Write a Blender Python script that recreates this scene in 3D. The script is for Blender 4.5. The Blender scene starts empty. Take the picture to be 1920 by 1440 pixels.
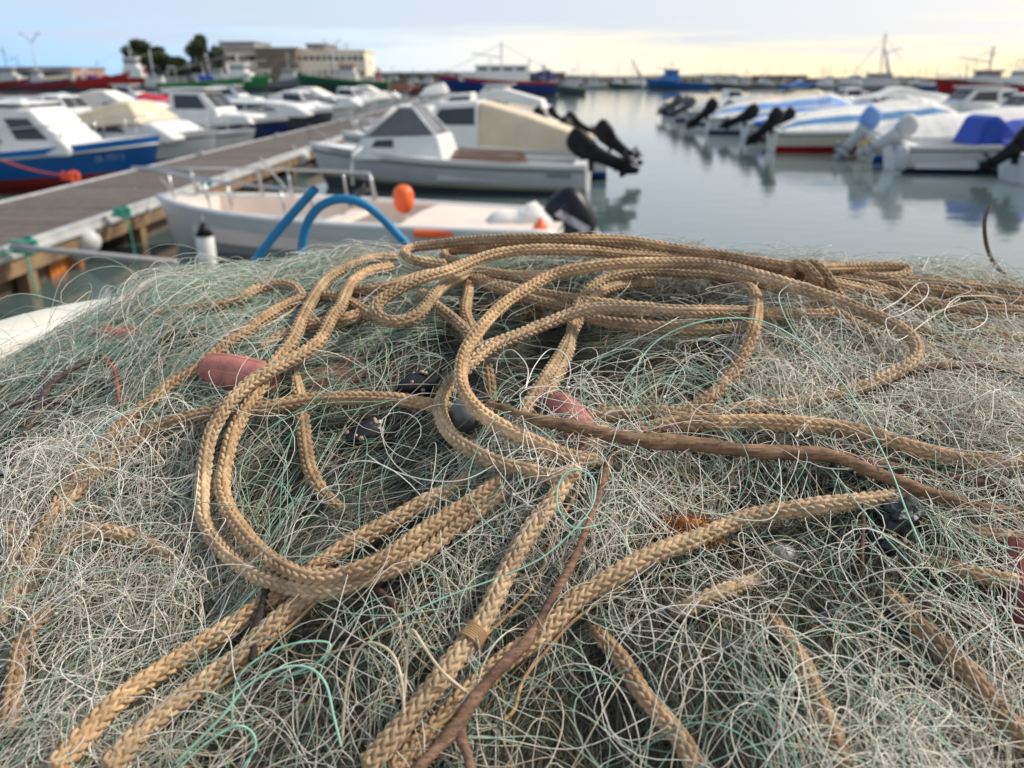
import bpy, math, random
import numpy as np
from mathutils import Vector, Matrix, Euler

random.seed(7)
rng = np.random.default_rng(11)
R = math.radians
SC = bpy.context.scene
COL = SC.collection

# ------------------------------------------------------------------ camera
H = 2.4                                   # eye height above the water
FPX = 1507.0                              # focal length in photo pixels (1920 wide)
PITCH = math.atan((720 - 148) / FPX)
cam_d = bpy.data.cameras.new('camera')
cam = bpy.data.objects.new('camera', cam_d)
COL.objects.link(cam)
cam.location = (0, 0, H)
cam.rotation_euler = (R(90) - PITCH, 0, 0)
cam_d.sensor_width = 36.0
cam_d.lens = 36.0 * FPX / 1920.0
cam_d.clip_start = 0.02
cam_d.clip_end = 6000
cam_d.dof.use_dof = True
cam_d.dof.focus_distance = 0.50
cam_d.dof.aperture_fstop = 8.6
SC.camera = cam

# ------------------------------------------------------------------ world and sun
SUN_EL, SUN_AZ = R(42), R(72)             # azimuth to the right of the view direction
world = bpy.data.worlds.new('World')
SC.world = world
world.use_nodes = True
wt = world.node_tree
wn, wl = wt.nodes, wt.links
for n in list(wn):
    wn.remove(n)


def wnode(t, **kw):
    n = wn.new(t)
    for k, v in kw.items():
        setattr(n, k, v)
    return n


w_out = wnode('ShaderNodeOutputWorld')
w_bg = wnode('ShaderNodeBackground')
w_bg.inputs['Strength'].default_value = 0.1
sky = wnode('ShaderNodeTexSky', sky_type='NISHITA')
sky.sun_disc = False
sky.sun_elevation = SUN_EL
sky.sun_rotation = SUN_AZ
sky.air_density = 1.0
sky.dust_density = 1.5
tc = wnode('ShaderNodeTexCoord')
sep = wnode('ShaderNodeSeparateXYZ')
wl.new(tc.outputs['Generated'], sep.inputs[0])
az = wnode('ShaderNodeMapRange')
az.inputs['From Min'].default_value = -0.58
az.inputs['From Max'].default_value = 0.58
wl.new(sep.outputs['X'], az.inputs['Value'])


def ramp(stops, src):
    r = wnode('ShaderNodeValToRGB')
    el = r.color_ramp.elements
    while len(el) < len(stops):
        el.new(0.5)
    for e, (p, c) in zip(el, stops):
        e.position = p
        e.color = (c[0], c[1], c[2], 1)
    wl.new(src, r.inputs['Fac'])
    return r


def srgb(r, g, b):
    def f(c):
        c /= 255.0
        return c / 12.92 if c <= 0.04045 else ((c + 0.055) / 1.055) ** 2.4
    return (f(r), f(g), f(b))


clear_r = ramp([(0.0, srgb(136, 184, 230)), (0.25, srgb(178, 208, 234)), (0.45, srgb(212, 215, 214)),
                (0.62, srgb(230, 219, 197)), (0.8, srgb(236, 222, 184)), (1.0, srgb(236, 220, 182))], az.outputs[0])
cloud_r = ramp([(0.0, srgb(166, 187, 212)), (0.35, srgb(180, 191, 206)), (0.6, srgb(188, 195, 205)),
                (1.0, srgb(212, 208, 206))], az.outputs[0])
mp = wnode('ShaderNodeMapping')
mp.inputs['Scale'].default_value = (2.2, 2.2, 34)
mp.inputs['Location'].default_value = (1.3, 0.2, 0.35)
wl.new(tc.outputs['Generated'], mp.inputs['Vector'])
nz = wnode('ShaderNodeTexNoise')
nz.inputs['Scale'].default_value = 1.0
nz.inputs['Detail'].default_value = 7
nz.inputs['Roughness'].default_value = 0.58
wl.new(mp.outputs[0], nz.inputs['Vector'])
elev = wnode('ShaderNodeMapRange')
elev.inputs['From Min'].default_value = 0.0
elev.inputs['From Max'].default_value = 0.10
wl.new(sep.outputs['Z'], elev.inputs['Value'])
addm = wnode('ShaderNodeMath', operation='MULTIPLY_ADD')
wl.new(elev.outputs[0], addm.inputs[0])
addm.inputs[1].default_value = 0.34
wl.new(nz.outputs['Fac'], addm.inputs[2])
cm = wnode('ShaderNodeMapRange')
cm.inputs['From Min'].default_value = 0.57
cm.inputs['From Max'].default_value = 0.74
wl.new(addm.outputs[0], cm.inputs['Value'])
mixc = wnode('ShaderNodeMix', data_type='RGBA')
wl.new(cm.outputs[0], mixc.inputs['Factor'])
wl.new(clear_r.outputs[0], mixc.inputs['A'])
wl.new(cloud_r.outputs[0], mixc.inputs['B'])
up = wnode('ShaderNodeMapRange')          # sky dimmed overhead, brighter low down, to deepen shade in the heap
up.inputs['From Min'].default_value = 0.22
up.inputs['From Max'].default_value = 0.75
up.inputs['To Min'].default_value = 11.0
up.inputs['To Max'].default_value = 6.2
wl.new(sep.outputs['Z'], up.inputs['Value'])
vs = wnode('ShaderNodeVectorMath', operation='SCALE')
wl.new(mixc.outputs['Result'], vs.inputs[0])
wl.new(up.outputs[0], vs.inputs['Scale'])
mix2 = wnode('ShaderNodeMix', data_type='RGBA')
mix2.inputs['Factor'].default_value = 0.88
wl.new(sky.outputs[0], mix2.inputs['A'])
wl.new(vs.outputs[0], mix2.inputs['B'])
wl.new(mix2.outputs['Result'], w_bg.inputs['Color'])
wl.new(w_bg.outputs[0], w_out.inputs[0])

sun_d = bpy.data.lights.new('sun', 'SUN')
sun_d.energy = 3.2
sun_d.angle = R(7)
sun_d.color = (1.0, 0.93, 0.82)
sun = bpy.data.objects.new('sun', sun_d)
COL.objects.link(sun)
sd = Vector((math.sin(SUN_AZ) * math.cos(SUN_EL), math.cos(SUN_AZ) * math.cos(SUN_EL), math.sin(SUN_EL)))
sun.rotation_euler = (-sd).to_track_quat('-Z', 'Y').to_euler()

SC.view_settings.view_transform = 'Standard'
SC.view_settings.look = 'None'
SC.view_settings.exposure = 0.5
SC.view_settings.gamma = 1.0
SC.cycles.max_bounces = 6

# ------------------------------------------------------------------ pixel -> ray helpers (survey of the place)
CP, SP = math.cos(PITCH), math.sin(PITCH)


def ray(u, v):
    a, b = (np.asarray(u, float) - 960) / FPX, (720 - np.asarray(v, float)) / FPX
    return np.stack([a, CP + SP * b, -SP + CP * b], -1)


def gp(u, v, z):
    d = ray(u, v)
    k = (z - H) / d[2]
    return Vector((d[0] * k, d[1] * k, z))


def pd(u, v, y):
    d = ray(u, v)
    k = y / d[1]
    return Vector((d[0] * k, y, H + d[2] * k))


# ------------------------------------------------------------------ materials
MATS = {}


def mat(name, col, rough=0.6, metal=0.0, var=0.12, scale=6.0, bump=0.0, bscale=40.0, spec=0.5, alpha=None, trans=0.0, coat=0.0):
    if name in MATS:
        return MATS[name]
    m = bpy.data.materials.new(name)
    m.use_nodes = True
    nt = m.node_tree
    b = nt.nodes['Principled BSDF']
    b.inputs['Roughness'].default_value = rough
    b.inputs['Metallic'].default_value = metal
    b.inputs['Specular IOR Level'].default_value = spec
    b.inputs['Transmission Weight'].default_value = trans
    b.inputs['Coat Weight'].default_value = coat
    t = nt.nodes.new('ShaderNodeTexCoord')
    n = nt.nodes.new('ShaderNodeTexNoise')
    n.inputs['Scale'].default_value = scale
    n.inputs['Detail'].default_value = 6
    nt.links.new(t.outputs['Object'], n.inputs['Vector'])
    mr = nt.nodes.new('ShaderNodeMapRange')
    mr.inputs['From Min'].default_value = 0.3
    mr.inputs['From Max'].default_value = 0.7
    mr.inputs['To Min'].default_value = 1 - var
    mr.inputs['To Max'].default_value = 1 + var
    nt.links.new(n.outputs['Fac'], mr.inputs['Value'])
    s = nt.nodes.new('ShaderNodeVectorMath')
    s.operation = 'SCALE'
    s.inputs[0].default_value = col
    nt.links.new(mr.outputs[0], s.inputs['Scale'])
    nt.links.new(s.outputs[0], b.inputs['Base Color'])
    if bump:
        n2 = nt.nodes.new('ShaderNodeTexNoise')
        n2.inputs['Scale'].default_value = bscale
        n2.inputs['Detail'].default_value = 5
        nt.links.new(t.outputs['Object'], n2.inputs['Vector'])
        bp = nt.nodes.new('ShaderNodeBump')
        bp.inputs['Strength'].default_value = bump
        bp.inputs['Distance'].default_value = 0.3 / bscale
        nt.links.new(n2.outputs['Fac'], bp.inputs['Height'])
        nt.links.new(bp.outputs[0], b.inputs['Normal'])
    MATS[name] = m
    return m


def attr_mat(name, rough=0.5, nscale=0, nvar=0.2, bump=0.0, bscale=500, spec=0.5, tint=None, tscale=9, tamt=0.5, grain=None):
    """material whose own colour comes from the mesh's per-point dye colour"""
    m = bpy.data.materials.new(name)
    m.use_nodes = True
    nt = m.node_tree
    b = nt.nodes['Principled BSDF']
    b.inputs['Roughness'].default_value = rough
    b.inputs['Specular IOR Level'].default_value = spec
    a = nt.nodes.new('ShaderNodeAttribute')
    a.attribute_name = 'dye'
    src = a.outputs['Color']
    t = nt.nodes.new('ShaderNodeTexCoord')
    if nscale:
        n = nt.nodes.new('ShaderNodeTexNoise')
        n.inputs['Scale'].default_value = nscale
        n.inputs['Detail'].default_value = 5
        nt.links.new(t.outputs['Object'], n.inputs['Vector'])
        mr = nt.nodes.new('ShaderNodeMapRange')
        mr.inputs['From Min'].default_value = 0.3
        mr.inputs['From Max'].default_value = 0.7
        mr.inputs['To Min'].default_value = 1 - nvar
        mr.inputs['To Max'].default_value = 1 + nvar
        nt.links.new(n.outputs['Fac'], mr.inputs['Value'])
        s = nt.nodes.new('ShaderNodeVectorMath')
        s.operation = 'SCALE'
        nt.links.new(src, s.inputs[0])
        nt.links.new(mr.outputs[0], s.inputs['Scale'])
        src = s.outputs[0]
    if tint:
        n = nt.nodes.new('ShaderNodeTexNoise')
        n.inputs['Scale'].default_value = tscale
        n.inputs['Detail'].default_value = 4
        nt.links.new(t.outputs['Object'], n.inputs['Vector'])
        mr = nt.nodes.new('ShaderNodeMapRange')
        mr.inputs['From Min'].default_value = 0.48
        mr.inputs['From Max'].default_value = 0.68
        mr.inputs['To Max'].default_value = tamt
        nt.links.new(n.outputs['Fac'], mr.inputs['Value'])
        mx = nt.nodes.new('ShaderNodeMix')
        mx.data_type = 'RGBA'
        nt.links.new(mr.outputs[0], mx.inputs['Factor'])
        nt.links.new(src, mx.inputs['A'])
        mx.inputs['B'].default_value = (*tint, 1)
        src = mx.outputs['Result']
    nt.links.new(src, b.inputs['Base Color'])
    if bump:
        n2 = nt.nodes.new('ShaderNodeTexNoise')
        n2.inputs['Scale'].default_value = bscale
        n2.inputs['Detail'].default_value = 3
        gm = nt.nodes.new('ShaderNodeMapping')
        gm.inputs['Scale'].default_value = grain or (1, 1, 1)
        nt.links.new(t.outputs['Object'], gm.inputs[0])
        nt.links.new(gm.outputs[0], n2.inputs['Vector'])
        bp = nt.nodes.new('ShaderNodeBump')
        bp.inputs['Strength'].default_value = bump
        bp.inputs['Distance'].default_value = 0.4 / bscale
        if grain:
            cr = nt.nodes.new('ShaderNodeMapRange')
            cr.inputs['From Min'].default_value = 0.35
            cr.inputs['From Max'].default_value = 0.65
            cr.inputs['To Min'].default_value = 0.62
            cr.inputs['To Max'].default_value = 1.3
            nt.links.new(n2.outputs['Fac'], cr.inputs['Value'])
            sc2 = nt.nodes.new('ShaderNodeVectorMath')
            sc2.operation = 'SCALE'
            nt.links.new(src, sc2.inputs[0])
            nt.links.new(cr.outputs[0], sc2.inputs['Scale'])
            nt.links.new(sc2.outputs[0], b.inputs['Base Color'])
        nt.links.new(n2.outputs['Fac'], bp.inputs['Height'])
        nt.links.new(bp.outputs[0], b.inputs['Normal'])
    return m


# ------------------------------------------------------------------ object helpers
def tag(o, label=None, cat=None, group=None, kind=None):
    if label:
        o['label'] = label
    if cat:
        o['category'] = cat
    if group:
        o['group'] = group
    if kind:
        o['kind'] = kind
    return o


def thing(name, label, cat, loc=(0, 0, 0), rz=0.0, group=None):
    o = bpy.data.objects.new(name, None)
    o.empty_display_size = 0.2
    COL.objects.link(o)
    o.location = loc
    o.rotation_euler = (0, 0, rz)
    return tag(o, label, cat, group)


def np_mesh(name, V, F, m, parent=None, dye=None, smooth=True):
    me = bpy.data.meshes.new(name)
    V = np.asarray(V, np.float32)
    F = np.asarray(F, np.int32)
    nf, k = F.shape
    me.vertices.add(len(V))
    me.vertices.foreach_set('co', V.ravel())
    me.loops.add(nf * k)
    me.loops.foreach_set('vertex_index', F.ravel())
    me.polygons.add(nf)
    me.polygons.foreach_set('loop_start', np.arange(0, nf * k, k, dtype=np.int32))
    me.polygons.foreach_set('loop_total', np.full(nf, k, np.int32))
    me.polygons.foreach_set('use_smooth', np.full(nf, smooth))
    if dye is not None:
        a = me.attributes.new('dye', 'FLOAT_COLOR', 'POINT')
        d = np.ones((len(V), 4), np.float32)
        d[:, :3] = dye
        a.data.foreach_set('color', d.ravel())
    me.update(calc_edges=True)
    me.materials.append(m)
    o = bpy.data.objects.new(name, me)
    COL.objects.link(o)
    if parent:
        o.parent = parent
    return o


class MB:
    """collects shapes; build() links them as ONE mesh object"""

    def __init__(self):
        self.v, self.f, self.mi, self.dy, self.cd = [], [], [], [], (1, 1, 1)

    def add(self, vs, fs, mi=0):
        o = len(self.v)
        self.v += [tuple(p) for p in vs]
        self.dy += [self.cd] * len(vs)
        for f in fs:
            self.f.append([i + o for i in f])
            self.mi.append(mi)

    def box(self, c, s, rot=None, mi=0):
        c = Vector(c)
        vs = []
        for sx in (-.5, .5):
            for sy in (-.5, .5):
                for sz in (-.5, .5):
                    p = Vector((sx * s[0], sy * s[1], sz * s[2]))
                    if rot:
                        p = rot @ p
                    vs.append(c + p)
        self.add(vs, [(0, 1, 3, 2), (4, 6, 7, 5), (0, 4, 5, 1), (2, 3, 7, 6), (0, 2, 6, 4), (1, 5, 7, 3)], mi)

    def tube(self, pts, r, n=8, cap=True, mi=0):
        pts = [Vector(p) for p in pts]
        if not hasattr(r, '__len__'):
            r = [r] * len(pts)
        vs, fs = [], []
        for i, p in enumerate(pts):
            t = (pts[min(i + 1, len(pts) - 1)] - pts[max(i - 1, 0)]).normalized()
            a = t.cross(Vector((0, 0, 1)))
            if a.length < 0.05:
                a = t.cross(Vector((1, 0, 0)))
            a.normalize()
            b = t.cross(a)
            for k in range(n):
                w = 2 * math.pi * k / n
                vs.append(p + (a * math.cos(w) + b * math.sin(w)) * r[i])
        for i in range(len(pts) - 1):
            for k in range(n):
                k2 = (k + 1) % n
                fs.append((i * n + k, i * n + k2, (i + 1) * n + k2, (i + 1) * n + k))
        if cap:
            fs.append(tuple(range(n))[::-1])
            fs.append(tuple((len(pts) - 1) * n + k for k in range(n)))
        self.add(vs, fs, mi)

    def loft(self, rings, cap=True, mi=0, closed=True):
        n = len(rings[0])
        vs = [p for r in rings for p in r]
        fs = []
        for i in range(len(rings) - 1):
            for k in range(n if closed else n - 1):
                k2 = (k + 1) % n
                fs.append((i * n + k, i * n + k2, (i + 1) * n + k2, (i + 1) * n + k))
        if cap:
            fs.append(tuple(range(n))[::-1])
            fs.append(tuple((len(rings) - 1) * n + k for k in range(n)))
        self.add(vs, fs, mi)

    def prism(self, prof, wb, wt, y0=0.0, mi=0):
        """side outline prof [(x,z)], half width wb at its lowest z to wt at its highest"""
        zs = [p[1] for p in prof]
        z0, z1 = min(zs), max(zs)

        def w(z):
            return wb + (wt - wb) * (z - z0) / max(1e-6, z1 - z0)
        n = len(prof)
        vs = [(x, y0 - w(z), z) for x, z in prof] + [(x, y0 + w(z), z) for x, z in prof]
        fs = [tuple(range(n)), tuple(range(2 * n - 1, n - 1, -1))]
        for i in range(n):
            j = (i + 1) % n
            fs.append((i, n + i, n + j, j))
        self.add(vs, fs, mi)

    def sphere(self, c, r, n=10, m=6, sc=(1, 1, 1), mi=0):
        c = Vector(c)
        rings = []
        for i in range(m + 1):
            ph = -math.pi / 2 + math.pi * i / m
            rr = max(1e-4, math.cos(ph))
            rings.append([c + Vector((r * sc[0] * rr * math.cos(2 * math.pi * k / n), r * sc[1] * rr * math.sin(2 * math.pi * k / n),
                                      r * sc[2] * math.sin(ph))) for k in range(n)])
        self.loft(rings, cap=True, mi=mi)

    def build(self, name, m, parent=None, smooth=False, bevel=0.0, dye=False, seg=2):
        me = bpy.data.meshes.new(name)
        me.from_pydata(self.v, [], self.f)
        ms = m if isinstance(m, (list, tuple)) else [m]
        for q in ms:
            me.materials.append(q)
        me.polygons.foreach_set('material_index', self.mi)
        me.polygons.foreach_set('use_smooth', [smooth] * len(self.f))
        if dye:
            a = me.attributes.new('dye', 'FLOAT_COLOR', 'POINT')
            d = np.ones((len(self.v), 4), np.float32)
            d[:, :3] = self.dy
            a.data.foreach_set('color', d.ravel())
        me.update()
        o = bpy.data.objects.new(name, me)
        COL.objects.link(o)
        if parent:
            o.parent = parent
        if bevel:
            bm_ = o.modifiers.new('bevel', 'BEVEL')
            bm_.width = bevel
            bm_.segments = seg
            bm_.limit_method = 'ANGLE'
        return o


def catmull(P, n):
    P = np.asarray(P, float)
    if len(P) < 3:
        t = np.linspace(0, 1, n)[:, None]
        return P[0] * (1 - t) + P[-1] * t
    Q = np.vstack([2 * P[0] - P[1], P, 2 * P[-1] - P[-2]])
    seg = np.linalg.norm(np.diff(P, axis=0), axis=1) ** 0.5
    cum = np.concatenate([[0], np.cumsum(seg)])
    ts = np.linspace(0, cum[-1], n)
    i = np.clip(np.searchsorted(cum, ts, side='right') - 1, 0, len(P) - 2)
    t = ((ts - cum[i]) / seg[i])[:, None]
    p0, p1, p2, p3 = Q[i], Q[i + 1], Q[i + 2], Q[i + 3]
    return 0.5 * (2 * p1 + (p2 - p0) * t + (2 * p0 - 5 * p1 + 4 * p2 - p3) * t ** 2 + (3 * p1 - p0 - 3 * p2 + p3) * t ** 3)


def text_mesh(name, body, size, m, parent, mtx):
    cu = bpy.data.curves.new(name, 'FONT')
    cu.body = body
    cu.size = size
    cu.extrude = 0.002
    cu.align_x = 'CENTER'
    tmp = bpy.data.objects.new(name, cu)
    me = bpy.data.meshes.new_from_object(tmp)
    bpy.data.objects.remove(tmp)
    me.materials.append(m)
    o = bpy.data.objects.new(name, me)
    COL.objects.link(o)
    if parent:
        o.parent = parent
    o.matrix_local = mtx
    return o


# ------------------------------------------------------------------ the setting: water, seabed, quay, far quays
def water_material():
    m = bpy.data.materials.new('harbour_water')
    m.use_nodes = True
    nt = m.node_tree
    b = nt.nodes['Principled BSDF']
    b.inputs['Base Color'].default_value = (0.085, 0.122, 0.122, 1)
    b.inputs['Roughness'].default_value = 0.06
    b.inputs['IOR'].default_value = 1.62
    t = nt.nodes.new('ShaderNodeTexCoord')
    hs = []
    for sc, st in (((0.9, 1.6, 1), 1.0), ((5, 8, 1), 0.12)):
        mpn = nt.nodes.new('ShaderNodeMapping')
        mpn.inputs['Scale'].default_value = sc
        nt.links.new(t.outputs['Object'], mpn.inputs[0])
        n = nt.nodes.new('ShaderNodeTexNoise')
        n.inputs['Scale'].default_value = 1.0
        n.inputs['Detail'].default_value = 3
        nt.links.new(mpn.outputs[0], n.inputs['Vector'])
        ml = nt.nodes.new('ShaderNodeMath')
        ml.operation = 'MULTIPLY'
        ml.inputs[1].default_value = st
        nt.links.new(n.outputs['Fac'], ml.inputs[0])
        hs.append(ml)
    ad = nt.nodes.new('ShaderNodeMath')
    nt.links.new(hs[0].outputs[0], ad.inputs[0])
    nt.links.new(hs[1].outputs[0], ad.inputs[1])
    bp = nt.nodes.new('ShaderNodeBump')
    bp.inputs['Strength'].default_value = 0.2
    bp.inputs['Distance'].default_value = 0.05
    nt.links.new(ad.outputs[0], bp.inputs['Height'])
    nt.links.new(bp.outputs[0], b.inputs['Normal'])
    return m


w = MB()
w.add([(-3000, -60, 0), (3000, -60, 0), (3000, 4000, 0), (-3000, 4000, 0)], [(0, 1, 2, 3)])
tag(w.build('water', water_material()), kind='structure')

M_conc = mat('quay_concrete', (0.33, 0.31, 0.28), 0.9, var=0.25, scale=1.5, bump=0.5, bscale=12)
q = MB()
q.box((0, -13.9, 0.2), (120, 32, 2.4))
tag(q.build('quay', M_conc, bevel=0.03), kind='structure')
M_mole = mat('breakwater_stone', (0.16, 0.13, 0.105), 0.95, var=0.4, scale=0.35)
q = MB()
q.box((150, 275, 0.3), (420, 30, 4.6))
for i in range(110):                                       # rubble armour along the foot of the mole
    x = 20 + i * 2.4 + random.uniform(-1, 1)
    q.box((x, 259 + random.uniform(-1, 0.5), random.uniform(0, 1.4)), (random.uniform(1.5, 3), 2, random.uniform(1, 2.2)),
          Euler((random.random(), random.random(), random.random())).to_matrix())
tag(q.build('breakwater', M_mole), kind='structure')
q = MB()
q.box((-160, 330, 0.6), (420, 160, 2.2))
tag(q.build('fishing_quay', mat('quay_far', (0.26, 0.24, 0.21), 0.9, var=0.2, scale=0.2)), kind='structure')
q = MB()
N = 60
xs = np.linspace(-900, 900, N)
vs, fs = [], []
for i, x in enumerate(xs):
    h = 5 + 1.5 * math.sin(x * 0.011) + 1 * math.sin(x * 0.031 + 1) + .7 * math.sin(x * .09)
    vs += [(x, 900, -1), (x, 960, max(2, h)), (x, 1100, -1)]
for i in range(N - 1):
    for k in range(2):
        a = i * 3 + k
        fs.append((a, a + 3, a + 4, a + 1))
q.add(vs, fs)
tag(q.build('hills', mat('far_land', (0.12, 0.12, 0.10), 0.95, var=0.3, scale=0.02), smooth=True), kind='structure')

# ------------------------------------------------------------------ shared paints
WHITE = mat('white_gelcoat', (0.74, 0.74, 0.72), 0.3, var=0.06, scale=2.5)
CREAM = mat('cream_gelcoat', (0.66, 0.61, 0.50), 0.4, var=0.08, scale=2.5)
PINKW = mat('pinkish_deck', (0.72, 0.62, 0.55), 0.6, var=0.07, scale=3)
GREYW = mat('grey_white', (0.50, 0.51, 0.51), 0.5, var=0.08, scale=2)
DKGLASS = mat('dark_window', (0.02, 0.022, 0.028), 0.08, var=0.1, spec=0.6)
BLACKP = mat('black_plastic', (0.006, 0.006, 0.008), 0.5, var=0.2, spec=.25)
GREYP = mat('grey_plastic', (0.22, 0.22, 0.22), 0.4, var=0.1)
SILVER = mat('outboard_silver', (0.48, 0.49, 0.49), 0.35, var=0.06)
STEEL = mat('stainless_tube', (0.55, 0.55, 0.56), 0.28, metal=0.8, var=0.05)
RUB = mat('grey_rubber_strake', (0.13, 0.14, 0.13), 0.6, var=0.1)
ORANGE = mat('orange_buoy_plastic', (0.85, 0.13, 0.025), 0.45, var=0.08)
YELLOW = mat('yellow_plastic', (0.72, 0.46, 0.03), 0.45, var=0.08)
WOOD = mat('varnished_wood', (0.30, 0.15, 0.08), 0.5, var=0.25, scale=9)
BLUEC = mat('blue_canvas', (0.004, 0.05, 0.34), 0.75, var=0.18, scale=2.5, bump=0.3, bscale=5)
BEIGEC = mat('beige_canvas', (0.62, 0.52, 0.38), 0.8, var=0.1, scale=2, bump=0.3, bscale=5)
WHITEC = mat('white_canvas', (0.72, 0.70, 0.66), 0.8, var=0.07, scale=2, bump=0.4, bscale=4)
TEALC = mat('teal_blue_canvas', (0.06, 0.21, 0.40), 0.75, var=0.15, scale=2, bump=0.3, bscale=5)
LTBLUEC = mat('pale_blue_cover', (0.17, 0.33, 0.66), 0.6, var=0.15, scale=3)
REDC = mat('red_canvas', (0.60, 0.07, 0.04), 0.75, var=0.15, scale=3)
PAINT = {}


def paint(nm, c, rough=0.35):
    if nm not in PAINT:
        PAINT[nm] = mat('paint_' + nm, c, rough, var=0.12, scale=1.2)
    return PAINT[nm]


BLUEH = paint('blue', (0.003, 0.098, 0.33), .5)
BLUEL = paint('bright_blue', (0.004, 0.16, 0.50), .45)
NAVY = paint('navy', (0.012, 0.022, 0.10))
REDH = paint('red', (0.36, 0.012, 0.014))
DKRED = paint('dark_red', (0.22, 0.02, 0.02))
GREENH = paint('green', (0.012, 0.17, 0.045))
GREENL = paint('pale_green', (0.12, 0.33, 0.16))
DKGREEN = paint('dark_green', (0.02, 0.09, 0.05))
GREYH = paint('grey', (0.20, 0.21, 0.23))
DKGREY = paint('dark_grey', (0.06, 0.065, 0.075))
BEIGEP = paint('beige', (0.55, 0.46, 0.34))
YGREEN = paint('weedy_boot', (0.34, 0.32, 0.20))


# ------------------------------------------------------------------ boats
class Hull:
    def __init__(s, L, B, fs, fb, rake=0.45, full=2.2, draft=0.3, tran=0.86):
        s.L, s.B, s.fs, s.fb, s.rake, s.full, s.draft, s.tran = L, B, fs, fb, rake, full, draft, tran

    def hb(s, t):
        f = 1 - max(0.0, (t - 0.4) / 0.6) ** s.full
        g = s.tran + (1 - s.tran) * min(1, t / 0.4)
        return max(0.015, s.B / 2 * f * g)

    def zg(s, t):
        return s.fs + (s.fb - s.fs) * t ** 1.9

    def pt(s, t, k, side):
        zk = -s.draft + 0.25 * max(0, t - 0.75)
        z = zk + (s.zg(t) - zk) * k
        p = 0.30 + 0.55 * t ** 2
        y = s.hb(t) * (k ** p)
        x = -s.L / 2 + s.L * t - s.rake * (1 - k) * max(0, t - .35) ** 1.6 * 2.0
        return Vector((x, y * side, z))


def make_hull(root, hl, top, bottom, stripe, strake=True, steps=18, boot=None, lap=False):
    """the hull shell: bottom paint, boot line, topsides, sheer stripe"""
    ks = [0.0, 0.12, 0.26, 0.36, 0.42, 0.5, 0.6, 0.7, 0.8, 0.86, 0.93, 1.0]
    m = MB()
    T = [i / steps for i in range(steps + 1)]
    cols = [-1] * len(ks)
    for si in (1, -1):
        vs, fs, mi = [], [], []
        for t in T:
            for j, k in enumerate(ks):
                p = hl.pt(t, k, si)
                if lap and 0.42 < k < 0.86:
                    p.y += si * (0.012 if (j % 2) else -0.008)
                vs.append(p)
        n = len(ks)
        for i in range(steps):
            for j in range(n - 1):
                a = i * n + j
                q_ = (a, a + 1, a + n + 1, a + n) if si > 0 else (a, a + n, a + n + 1, a + 1)
                fs.append(q_)
                kz = 0.5 * (ks[j] + ks[j + 1])
                mi.append(0 if kz < 0.40 else (1 if (kz < 0.5 and boot) else (3 if kz > 0.86 else 2)))
        o = len(m.v)
        m.v += [tuple(p) for p in vs]
        m.dy += [(1, 1, 1)] * len(vs)
        for f, q_ in zip(fs, mi):
            m.f.append([x + o for x in f])
            m.mi.append(q_)
    # transom
    ring = [hl.pt(0, k, 1) for k in ks] + [hl.pt(0, k, -1) for k in reversed(ks[1:])]
    m.add(ring, [tuple(range(len(ring)))], 2)
    o = m.build('hull', [bottom, boot or bottom, top, stripe or top], root, smooth=True)
    es = o.modifiers.new('edge', 'EDGE_SPLIT')
    es.split_angle = R(50)
    if strake:
        r = MB()
        for si in (1, -1):
            r.tube([hl.pt(t, 0.87, si) + Vector((0, 0.012 * si, 0)) for t in T], 0.028, 6)
        r.build('rubbing_strake', RUB if strake is True else strake, root, smooth=True)
    return o


def make_deck(root, hl, m_deck, open_t=(0.05, 0.6), side=0.16, sole=0.1, m_in=None, steps=24):
    d, c = MB(), MB()
    T = [i / steps for i in range(steps + 1)]

    def isopen(t):
        return open_t and open_t[0] <= t <= open_t[1]
    for i in range(steps):
        t0, t1 = T[i], T[i + 1]
        P = [hl.pt(t0, 1, 1), hl.pt(t1, 1, 1)]
        if isopen((t0 + t1) / 2):
            for si in (1, -1):
                a, b = hl.pt(t0, 1, si), hl.pt(t1, 1, si)
                ia = Vector((a.x, si * max(0.01, abs(a.y) - side), a.z))
                ib = Vector((b.x, si * max(0.01, abs(b.y) - side), b.z))
                d.add([a, b, ib, ia], [(0, 1, 2, 3) if si < 0 else (3, 2, 1, 0)])
                c.add([ia, ib, Vector((ib.x, ib.y, sole)), Vector((ia.x, ia.y, sole))], [(0, 1, 2, 3)])
            ya, yb = abs(P[0].y) - side, abs(P[1].y) - side
            c.add([(P[0].x, -ya, sole), (P[0].x, ya, sole), (P[1].x, yb, sole), (P[1].x, -yb, sole)], [(3, 2, 1, 0)])
        else:
            a0, a1 = P[0].y, P[1].y
            z0, z1 = P[0].z, P[1].z
            for (f0, f1) in ((-1, -.5), (-.5, 0), (0, .5), (.5, 1)):
                def cz(f, z, y):
                    return z + 0.05 * (1 - f * f) * min(1, y)
                d.add([(P[0].x, f0 * a0, cz(f0, z0, a0)), (P[1].x, f0 * a1, cz(f0, z1, a1)), (P[1].x, f1 * a1, cz(f1, z1, a1)),
                       (P[0].x, f1 * a0, cz(f1, z0, a0))], [(0, 1, 2, 3)])
    if open_t:
        for te in open_t:
            e = min(T, key=lambda t: abs(t - te))
            p = hl.pt(e, 1, 1)
            y = max(0.02, p.y - side)
            c.add([(p.x, -y, sole), (p.x, y, sole), (p.x, y, p.z + 0.02), (p.x, -y, p.z + 0.02)], [(0, 1, 2, 3)])
        c.build('cockpit', m_in or m_deck, root)
    d.build('deck', m_deck, root)


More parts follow.
